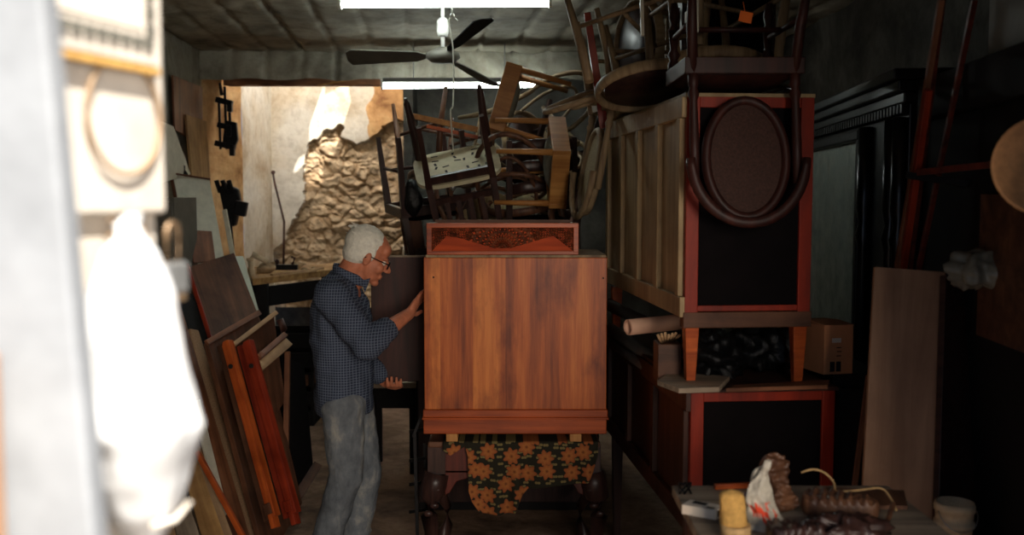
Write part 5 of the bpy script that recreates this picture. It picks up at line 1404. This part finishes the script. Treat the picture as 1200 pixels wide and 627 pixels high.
# cardboard box
cx0, cx1 = W(957, 0, 3.55).x, W(1019, 0, 3.5).x
cz0 = zl1+0.03; cz1 = W(980, 384, 3.5).z
sxp = (cx0+cx1)/2+0.06
t = thing('narrow_cabinet', 'narrow black cabinet standing right of the lower sideboard', 'cabinet', (sxp+0.045, 3.75, 0))
mb = MB(); mb.box((sxp+0.045, 3.78, (cz0)/2), (0.19, 0.42, cz0-0.002)); mb.build('body', 'black_dull', t, bevel=0.003)
mb = MB(); mb.box((sxp+0.045, 3.56, cz0*.5), (0.17, 0.016, cz0-0.1)); mb.build('door', 'black_dull', t, bevel=0.003)
t = thing('cardboard_box', 'closed brown cardboard box with a small label on the sideboard end', 'box', ((cx0+cx1)/2, 3.65, cz0), math.radians(14))
bw, bh_ = (cx1-cx0)*0.70, cz1-cz0
mb = MB(); mb.box((0, 0, bh_/2), (bw, 0.2, bh_)); mb.build('body', 'cardboard', t, local=True, bevel=0.002)
for k in (-1, 1):
    mb = MB(); mb.box((0, k*0.052, bh_+0.004), (bw, 0.1, 0.004), (k*-0.06, 0, 0)); mb.build('flap', 'cardboard', t, local=True)
mb = MB(); mb.box((-0.01, -0.1015, bh_*0.70), (0.036, 0.002, 0.016)); mb.build('paper_label', 'paper', t, local=True)
mb = MB(); 
for x in (-0.025, 0.0): mb.box((x, -0.1015, bh_*0.16), (0.018, 0.002, 0.036))
for x, z in ((0.0, .55), (0.002, .47), (0.0, .38)): mb.box((x, -0.1015, bh_*z), (0.018, 0.002, 0.003))
mb.build('printing', 'slot', t, local=True)

# ------------------------------------------------------------------ chairs on the upper sideboard
ztop = zu1+0.014
GS = 'chairs stacked above the sideboards'
# big one, upside down, its oval cane back hanging in front of the sideboard's end
big = oval_ch
m_ = Matrix.Translation((W(878, 0, 3.36).x, 3.36+0.30, ztop+0.06+0.30)) @ Euler((PI, 0, PI)).to_matrix().to_4x4()
big.matrix_basis = Matrix.Translation((W(879, 0, 3.3).x, 3.56, ztop+0.36)) @ Rdeg(180, 0, 0).to_4x4()
big['label'] = 'dark cane backed chair upside down, its oval back hanging over the black end panel'; big['group'] = GS
used.add(big.name)
# orange tag tied on it
mb = MB(); mb.box(W(874, 20, 3.3), (0.042, 0.003, 0.034), (0, 0.2, 0)); mb.tube([W(873, 14, 3.3), W(871, 2, 3.3)], 0.0012, 6); tag(mb.build('orange_tag', 'tag_orange'), 'small orange paper tag hanging above the oval chair back', 'tag')
bent_stool = chair_proto('bentwood_stool', 'none', 'round', 'round', 'pale_chair', 'dark_chair', w=0.42, d=0.42, sh=0.45)
bent_stool['category'] = 'stool'
put(bent_stool, 'pale bentwood stool upside down over the left of the cream sideboard', Vector((W(762, 0, 4.1).x, 4.15, ztop+0.10)), Rdeg(166, 14, 60), (0, 0, 0.45), GS)
put(bent_stool, 'bentwood stool upside down just behind the hanging oval back chair', Vector((W(812, 0, 4.2).x+.06, 4.05, ztop+0.16)), Rdeg(190, -6, 200), (0, 0, 0.45), GS)
put(ladder_ch, 'dark square seated chair lying on its back at the far end of the upper sideboard', Vector((W(850, 0, 4.6).x, 4.5, ztop+0.34)), Rdeg(-90, 0, 180), (0, 0, 0.46), GS)
put(pale_bent, 'pale bentwood chair leaning highest at the far corner of the sideboard', Vector((W(752, 0, 4.5).x, 4.6, ztop+0.33)), Rdeg(-90, 0, 112), (0, 0, 0.45), GS)
stick('post_edge_pale', W(751, -30, 3.95), W(753, 42, 3.95), 0.012, 0.03, 'white_board', 'thin white strip for the bright edge of a dark post above the cream sideboard', 'lath')  # bright edge of a dark post, put in as a white strip alone
t = thing('post_edge_white', 'white strip and plate for the bright edges of a dark post at the top of the picture beside the oval chair', 'bracket', W(815, 38, 3.5))  # white parts drawn for the bright edges of a dark post
mb = MB(); mb.beam(W(815, -20, 3.5), W(815, 38, 3.5), 0.02, 0.02, (0, 1, 0)); mb.build('upright', 'white_board', t, bevel=0.002)
mb = MB(); mb.box(W(809, 24, 3.5), (0.035, 0.02, 0.06)); mb.build('plate', 'white_board', t, bevel=0.002)

# ------------------------------------------------------------------ black mirror wardrobe on the right wall
def rightpt(px, py):
    # line from (1.367,2.9) to (1.60,5.4)
    k = (px-600)/F
    ax, ay, bx, by = 1.367, 2.9, 1.62, 5.4
    s_ = (k*ay-ax)/((bx-ax)-k*(by-ay)); Y = ay+(by-ay)*s_
    return Y
zt_ = 2.17
fx = Vector((1.62-1.367, 5.4-2.9, 0)).normalized()
def RW(Y, z, off=0.0):
    x = 1.367+(Y-2.9)*(0.253/2.5); return Vector((x-off, Y, z))
Mx = frame_of(fx, (-1, 0.1, 0), RW(4.2, 0))
rw = thing('mirror_wardrobe', 'tall black carved wardrobe with a mirror coloured pale for its reflection on the right wall', 'wardrobe', RW(4.75, 0))
ya, yb = rightpt(1062, 0)+0.0, 5.5
def rbox(mb, y0, y1, z0, z1, t0, t1):
    a, b = RW(y0, 0), RW(y1, 0); n_ = Vector((-fx.y, fx.x, 0))
    c = (a+b)/2+n_*((t0+t1)/2); c.z = (z0+z1)/2
    mb.box(c, ((b-a).length, abs(t1-t0), z1-z0), (0, 0, math.atan2(fx.y, fx.x)))
mb = MB(); rbox(mb, ya, yb, 0, 2.05, -0.40, 0); mb.build('body', 'black_wood', rw, bevel=0.004)
mb = MB(); rbox(mb, ya-.03, yb, 2.05, 2.09, -0.4, 0.03); rbox(mb, ya-.05, yb, 2.09, 2.13, -0.4, 0.055); rbox(mb, ya-.06, yb, 2.13, zt_, -0.4, 0.075); mb.build('cornice', 'black_wood', rw, bevel=0.006)
mb = MB()
k = ya
while k < yb: rbox(mb, k, k+0.025, 2.015, 2.05, 0, 0.028); k += 0.045
mb.build('dentil_row', 'black_wood', rw, bevel=0.002)
m0, m1 = rightpt(1011, 0), 5.35
mb = MB(); rbox(mb, m0, m1, 0.9, W(980, 172, 4.8).z, 0.004, 0.012); mb.build('mirror', 'mirror', rw)
zmt = W(980, 172, 4.8).z
mb = MB(); rbox(mb, m0-0.05, m0, 0.82, zmt+0.04, 0, 0.04); rbox(mb, m1, m1+0.05, 0.82, zmt+0.04, 0, 0.04); rbox(mb, m0-.05, m1+.05, zmt, zmt+0.045, 0, 0.045); rbox(mb, m0-.05, m1+.05, 0.82, 0.9, 0, 0.04); mb.build('mirror_frame', 'black_wood', rw, bevel=0.008)
mb = MB()
n_ = Vector((-fx.y, fx.x, 0))
for k in range(9):
    y = m0+0.05+k*(m1-m0)/9; c = RW(y, zmt+0.11)+n_*0.01
    mb.tube([c+fx*(0.035*math.cos(a)*(1-a/14))+Vector((0, 0, 0.035*math.sin(a)*(1-a/14))) for a in [0.5*j for j in range(20)]], 0.007, 8)
    mb.ell(c+fx*0.05, (0.02, 0.012, 0.02))
mb.build('scroll_carving', 'black_wood', rw)
for y in (ya+0.03, ya+0.14, m0-0.09):
    mb = MB(); prof = [(0.1, .03), (0.3, .03), (0.33, .02), (0.37, .035), (0.42, .022), (1.0, .028), (1.5, .022), (1.55, .034), (1.6, .02), (1.66, .032), (2.0, .03)]
    mb.tube([RW(y, z)+n_*0.02 for z, r in prof], [r for z, r in prof], 14); mb.build('column', 'black_wood', rw)
# plain black wardrobe nearer, with pale box on top
y2 = 2.35
t = thing('black_cupboard', 'plain black cupboard nearest on the right wall behind the sticks', 'cupboard', RW(3.2, 0))
mb = MB(); rbox(mb, y2, ya-0.09, 0, 1.98, -0.40, -0.03); mb.build('body', 'black_dull', t, bevel=0.004)
mb = MB(); rbox(mb, y2-.03, ya-0.09, 1.98, 2.12, -0.42, 0.0); mb.build('top_shelf', 'black_dull', t, bevel=0.004)
mb = MB(); rbox(mb, y2+.1, y2+.62, 1.3, 1.72, -0.03, -0.02); mb.build('brown_panel', 'dbrown_x', t)
t = thing('pale_storage_box', 'pale grey box on top of the black cupboard at the upper right', 'box', RW(2.7, 2.12))
mb = MB(); rbox(mb, 2.3, rightpt(1142, 0), 2.125, 2.36, -0.38, -0.02); mb.build('body', 'grey_metal', t, bevel=0.004)
mb = MB(); rbox(mb, 2.3, rightpt(1142, 0)+.005, 2.33, 2.37, -0.39, -0.01); mb.build('lid', 'grey_metal', t, bevel=0.004)

# sticks leaning
GST = 'long sticks leaning at the right'
st = [((1103, 0), (1052, 312), 'brown_x', 0.012, 'leftmost long brown stick leaning on the black cupboard'), ((1106, -10), (1066, 318), 'redbrown_chair', 0.010, 'long dark red stick just right of the leftmost one'),
      ((1142, 0), (1076, 318), 'redbrown_chair', 0.011, 'long red brown stick crossing the top right, nearest the pale box'), ((1088, 105), (1058, 318), 'red_wood', 0.014, 'shorter and thickest reddish stick left in the bundle')]
for a, b, m_, w_, lab in st:
    p0, p1 = W(*a, 3.02), W(*b, 3.30)
    p2 = p1+(p1-p0).normalized()*(p1.z/abs((p1-p0).normalized().z))
    stick('wooden_stick', p0, p2, w_*1.5, w_*1.5, m_, lab, 'stick', group=GST)
t = thing('wall_bar', 'horizontal brown bar holding the leaning sticks', 'bar', W(1120, 196, 2.98))
stick('rail', W(1076, 202, 3.10), W(1186, 190, 2.80), 0.02, 0.016, 'redbrown_chair', parent=t)
stick('bracket', W(1062, 205, 3.14), W(1135, 216, 3.06), 0.02, 0.035, 'black_dull', parent=t)
# round wicker tray
c = W(1228, 195, 2.15)
t = thing('round_tray', 'round tan tray cut off by the right edge of the picture', 'tray', c+Vector((0, 0, -0.11)))
R_ = Rdeg(78, 0, -20)
mb = MB(); mb.lathe([(0.001, 0.0), (0.095, 0.0), (0.104, 0.012), (0.11, 0.012), (0.104, -0.006), (0.001, -0.008)], c, 40, R_); mb.build('disc', 'tan_round', t)
mb = MB(); mb.tube([c+R_ @ Vector((0.108*math.cos(a), 0.108*math.sin(a), 0.010)) for a in [2*PI*k/40 for k in range(40)]], 0.0045, 8, closed=True); mb.build('rim', 'tan_round', t)
mb = MB(); mb.tube([c+Vector((0.0, 0.01, 0.1)), c+Vector((0, 0.03, 0.16)), c+Vector((0.35, 0.2, 0.18))], 0.003, 6); mb.build('hanging_wire', 'steel', t)

# leaning boards
B('leaning_board', [(1026, 312, 3.10), (1108, 319, 3.10), (1092, 690, 2.78), (1004, 700, 2.78)], 0.018, 'plain_board', 'tall plain brown board leaning in front of the black wardrobe', 'board')
B('leaning_board', [(1110, 322, 3.05), (1152, 330, 3.2), (1136, 690, 2.85), (1096, 690, 2.75)], 0.02, 'dark_chair', 'narrow dark board leaning just right of the tall plain brown board', 'board')
stick('thin_lath', W(1018, 440, 3.15), W(1000, 580, 3.0), 0.016, 0.012, 'brown_x', 'thin lath leaning left of the tall plain board', 'lath')
t = blob('clear_bag', W(1146, 316, 2.9), (0.085, 0.07, 0.05), 'clear_plastic', 0.55, 16, 'crumpled cloudy plastic bag on top of the leaning boards', 'bag', ridge=True, flat=False)

# tub stack
pb = W(1119, 588, 2.75)
t = thing('step_stool', 'low dark stool carrying the paint tubs', 'stool', (pb.x, 2.75, 0))
zb = pb.z-0.19
mb = MB(); mb.box((pb.x, 2.75, zb-0.012), (0.26, 0.24, 0.024)); mb.build('top', 'dark_chair', t, bevel=0.003)
for a in (-1, 1):
    for b in (-1, 1): mb = MB(); mb.beam((pb.x+a*.1, 2.75+b*.09, zb-0.02), (pb.x+a*.12, 2.75+b*.11, 0), 0.03, 0.03, (0, 1, 0)); mb.build('leg', 'dark_chair', t)
t = thing('paint_tub', 'cream paint tub with ribbed rim at the bottom right', 'tub', (pb.x, 2.75, zb))
r = 0.052
mb = MB(); mb.lathe([(r*.8, 0), (r*.86, 0.02), (r*.95, 0.12), (r*1.05, 0.122), (r*1.05, 0.135), (r*.96, 0.137), (r*.98, 0.165), (r*1.06, 0.167), (r*1.06, 0.18), (r, 0.19), (r*.92, 0.19), (r*.88, 0.10), (0.001, 0.10)], (pb.x, 2.75, zb), 32); mb.build('body', 'tub', t)
mb = MB(); mb.tube([(pb.x+1.04*r*math.cos(a), 2.75-0.02-0.04*math.sin(a), zb+0.17-0.05*math.sin(a)) for a in [PI*k/14 for k in range(15)]], 0.0016, 6); mb.build('handle', 'steel', t)

# ------------------------------------------------------------------ foreground table with clutter
zT = W(790, 572, 2.6).z
xa, xb = W(789, 572, 2.6).x, 1.01
t = thing('work_table', 'plain wooden table covered with clutter at the bottom right', 'table', ((xa+xb)/2, 2.2, 0))
mb = MB(); mb.box(((xa+xb)/2, 2.2, zT-0.014), (xb-xa, 0.85, 0.028)); mb.build('top', 'grey_x', t, bevel=0.003)
mb = MB(); mb.box((xa+0.04, 2.2, zT-0.07), (0.02, 0.75, 0.08)); mb.box((xb-0.04, 2.2, zT-0.07), (0.02, 0.75, 0.08)); mb.box(((xa+xb)/2, 2.58, zT-0.07), (xb-xa-0.1, 0.02, 0.08)); mb.build('apron', 'dbrown_x', t)
for x in (xa+0.05, xb-0.05):
    for y in (1.84, 2.57): mb = MB(); mb.box((x, y, (zT-0.03)/2), (0.05, 0.05, zT-0.03)); mb.build('leg', 'dbrown_z', t)
def TP(px, Y, dz=0.0): return Vector((W(px, 600, Y).x, Y, zT+dz))
def Yat(py):   # depth on the table top for an image row
    lo, hi = 1.5, 3.2
    for _ in range(40):
        m = (lo+hi)/2
        if W(800, py, m).z < zT: hi = m
        else: lo = m
    return lo
def T(px, py, dz=0.0):
    Y = Yat(py); return Vector(((px-600)/F*Y*1.0, Y, zT+dz))
# small white carton
q = T(828, 603); 
t = thing('white_carton', 'small white carton with dark panels lying on the table', 'carton', q, math.radians(-34))
mb = MB(); mb.box((0, 0, 0.012), (0.088, 0.05, 0.024)); mb.build('box', 'paper', t, local=True, bevel=0.002)
mb = MB(); mb.box((-0.010, 0.008, 0.0245), (0.035, 0.018, 0.001)); mb.box((0.026, -0.012, 0.0245), (0.020, 0.010, 0.001)); mb.box((0.0445, 0.0, 0.012), (0.001, 0.03, 0.016)); mb.build('printing', 'slot', t, local=True)
# ochre bristle bundle
q = T(868, 632)
t = thing('bristle_brush', 'ochre bristle brush bundle standing at the bottom edge of the table', 'brush', q)
def bf(u, v):
    a = 2*PI*u; r = 0.031*(1-0.1*v)*(1+0.1*noise.noise(Vector((math.cos(a)*3, math.sin(a)*3, v*2)))); 
    if v > 0.85: r *= math.sqrt(max(0, 1-((v-.85)/.15)**2))+0.02
    return q+Vector((r*math.cos(a)-0.012*v, r*0.8*math.sin(a), 0.115*v))
mb = MB(); mb.grid(bf, 28, 24); mb.build('bristles', 'brush_hair', t)
mb = MB(); mb.tube([q+Vector((0.0, 0, 0.012)), q+Vector((0.0, 0, 0.035))], 0.034, 20); mb.build('binding', 'rope', t)
# white plastic bag with red print
q = T(905, 620)
t = thing('printed_bag', 'crumpled white plastic bag with red print standing up on the table', 'bag', q)
pr = [(-0.035, 0.0), (-0.038, 0.05), (-0.032, 0.09), (-0.018, 0.155), (-0.010, 0.158), (0.012, 0.125), (0.016, 0.09), (0.03, 0.05), (0.045, 0.0), (0.05, -0.0)]
def bagp(u, v):
    z = 0.165*v
    L_ = -0.038+0.03*max(0, (v-.5)*2)**1.2; R_2 = 0.050-0.055*v
    x = L_+(R_2-L_)*(0.5-0.5*math.cos(2*PI*u)); y = 0.022*math.sin(2*PI*u)*(1-0.6*v)
    y += 0.014*noise.noise(Vector((x*60, z*30, 0)))+0.006*noise.noise(Vector((x*140, z*90, 0))); x += 0.016*noise.noise(Vector((u*5, z*26, 3)))-0.012*math.sin(z*22)
    return q+Vector((x, y, z))
mb = MB(); mb.grid(bagp, 60, 44, True, lambda u, v: 1 if (0.04 < v < 0.40 and 0.60 < u < 0.92 and noise.noise(Vector((u*22, v*5, 2))) > -0.02+0.5*abs(v-.2)) else 0)
mb.build('film', ['film', 'red_print'], t)
blob('blue_rag', T(886, 605, 0.035), (0.016, 0.014, 0.030), 'blue_print', 0.5, 60, 'small dark blue crumpled wrapper beside the white bag', 'wrapper')
# carved wood pieces
def carved_piece(name, c0, c1, w, th_, label, mat='brown_chair', wob=1.0, lift=0.0):
    c0, c1 = Vector(c0), Vector(c1); d = c1-c0; L = d.length; d.normalize(); up = Vector((0, 0, 1)); s2 = d.cross(up)
    if s2.length < .2: s2 = Vector((1, 0, 0))
    s2.normalize(); n2 = s2.cross(d)
    mb = MB()
    def f(u, v):
        a = 2*PI*u; s_ = v*L
        ww = w*(0.8+0.25*math.sin(v*PI*2.2*wob+0.6)); cap = min(1, math.sqrt(max(0.0, 1-abs(2*v-1)**8))+0.02)
        ca, sa = math.cos(a), math.sin(a)
        rx = ww/2*math.copysign(abs(ca)**.5, ca)*cap; ry = th_/2*math.copysign(abs(sa)**.5, sa)*cap
        g = 0.006*math.sin(s_*260+3*math.sin(rx*90))*math.sin(rx*160+s_*50)
        return c0+d*s_+s2*rx+n2*(ry+th_/2+(g if sa > 0 else 0))
    mb.grid(f, 56, 90)
    return tag(mb.build(name, mat), label, 'carving')
q = T(922, 606)
carved_piece('carved_scroll', q+Vector((0.012, 0.03, 0.0)), q+Vector((-0.015, 0.09, 0.13)), 0.075, 0.035, 'upright carved scroll of brown wood behind the white plastic bag', wob=1.4)
carved_piece('carved_block', T(946, 600, 0.0), T(1040, 612, 0.0), 0.10, 0.055, 'carved wooden block lying on its side on the table', 'brown_chair', 0.6)
carved_piece('carved_bracket', T(905, 640, 0.0), T(975, 640, 0.0), 0.08, 0.05, 'dark carved bracket at the lower edge of the table', 'dark_chair', 0.8)
# wooden stick lying at the back of the table
stick('wooden_dowel', T(842, 574, 0.008), T(912, 571, 0.008), 0.014, 0.014, 'orange_wood', 'short orange stick lying at the back of the table', 'stick', up=(0, 0, 1))
# rope loop and bent rattan canes
a = T(945, 578)
mb = MB(); pts = [a+Vector((0.0, 0, 0.055)), a+Vector((0.03, 0, 0.063)), a+Vector((0.06, 0, 0.055)), a+Vector((0.085, 0, 0.03)), a+Vector((0.09, 0, 0.004))]
mb.tube(smooth_path(pts), 0.003, 8); tag(mb.build('rattan_loop', 'rope'), 'thin pale loop of rattan arching over the carved pieces', 'rattan')
mb = MB(); mb.tube(smooth_path([T(980, 590, 0.03), T(1010, 591, 0.035), T(1040, 588, 0.035), T(1052, 592, 0.02), T(1060, 600, 0.004)]), 0.003, 8); tag(mb.build('rattan_cane', 'rope'), 'long pale rattan cane lying over the right of the table', 'rattan')
B('thin_board', [(965, 570, 2.60), (1060, 575, 2.58), (1064, 592, 2.42), (980, 592, 2.42)], 0.012, 'dbrown_x', 'flat dark board lying at the back right of the table', 'board')
stick('short_peg', T(1046, 622, 0.0), T(1056, 604, 0.03), 0.010, 0.010, 'brown_chair', 'short brown peg sticking up at the right end of the table', 'peg')
mb = MB(); pts = [T(806+8*math.sin(k*1.3), 576+5*math.cos(k*2.1), 0.006+0.006*(k % 3)) for k in range(14)]
mb.tube(pts, 0.0028, 6); tag(mb.build('black_wire', 'black_metal'), 'tangle of black wire at the back left corner of the table', 'wire')
blob('wood_shavings', T(1000, 632, 0.02), (0.09, 0.05, 0.03), 'dark_chair', 0.6, 30, 'heap of dark scraps in front of the carved block', 'scraps', ridge=True)
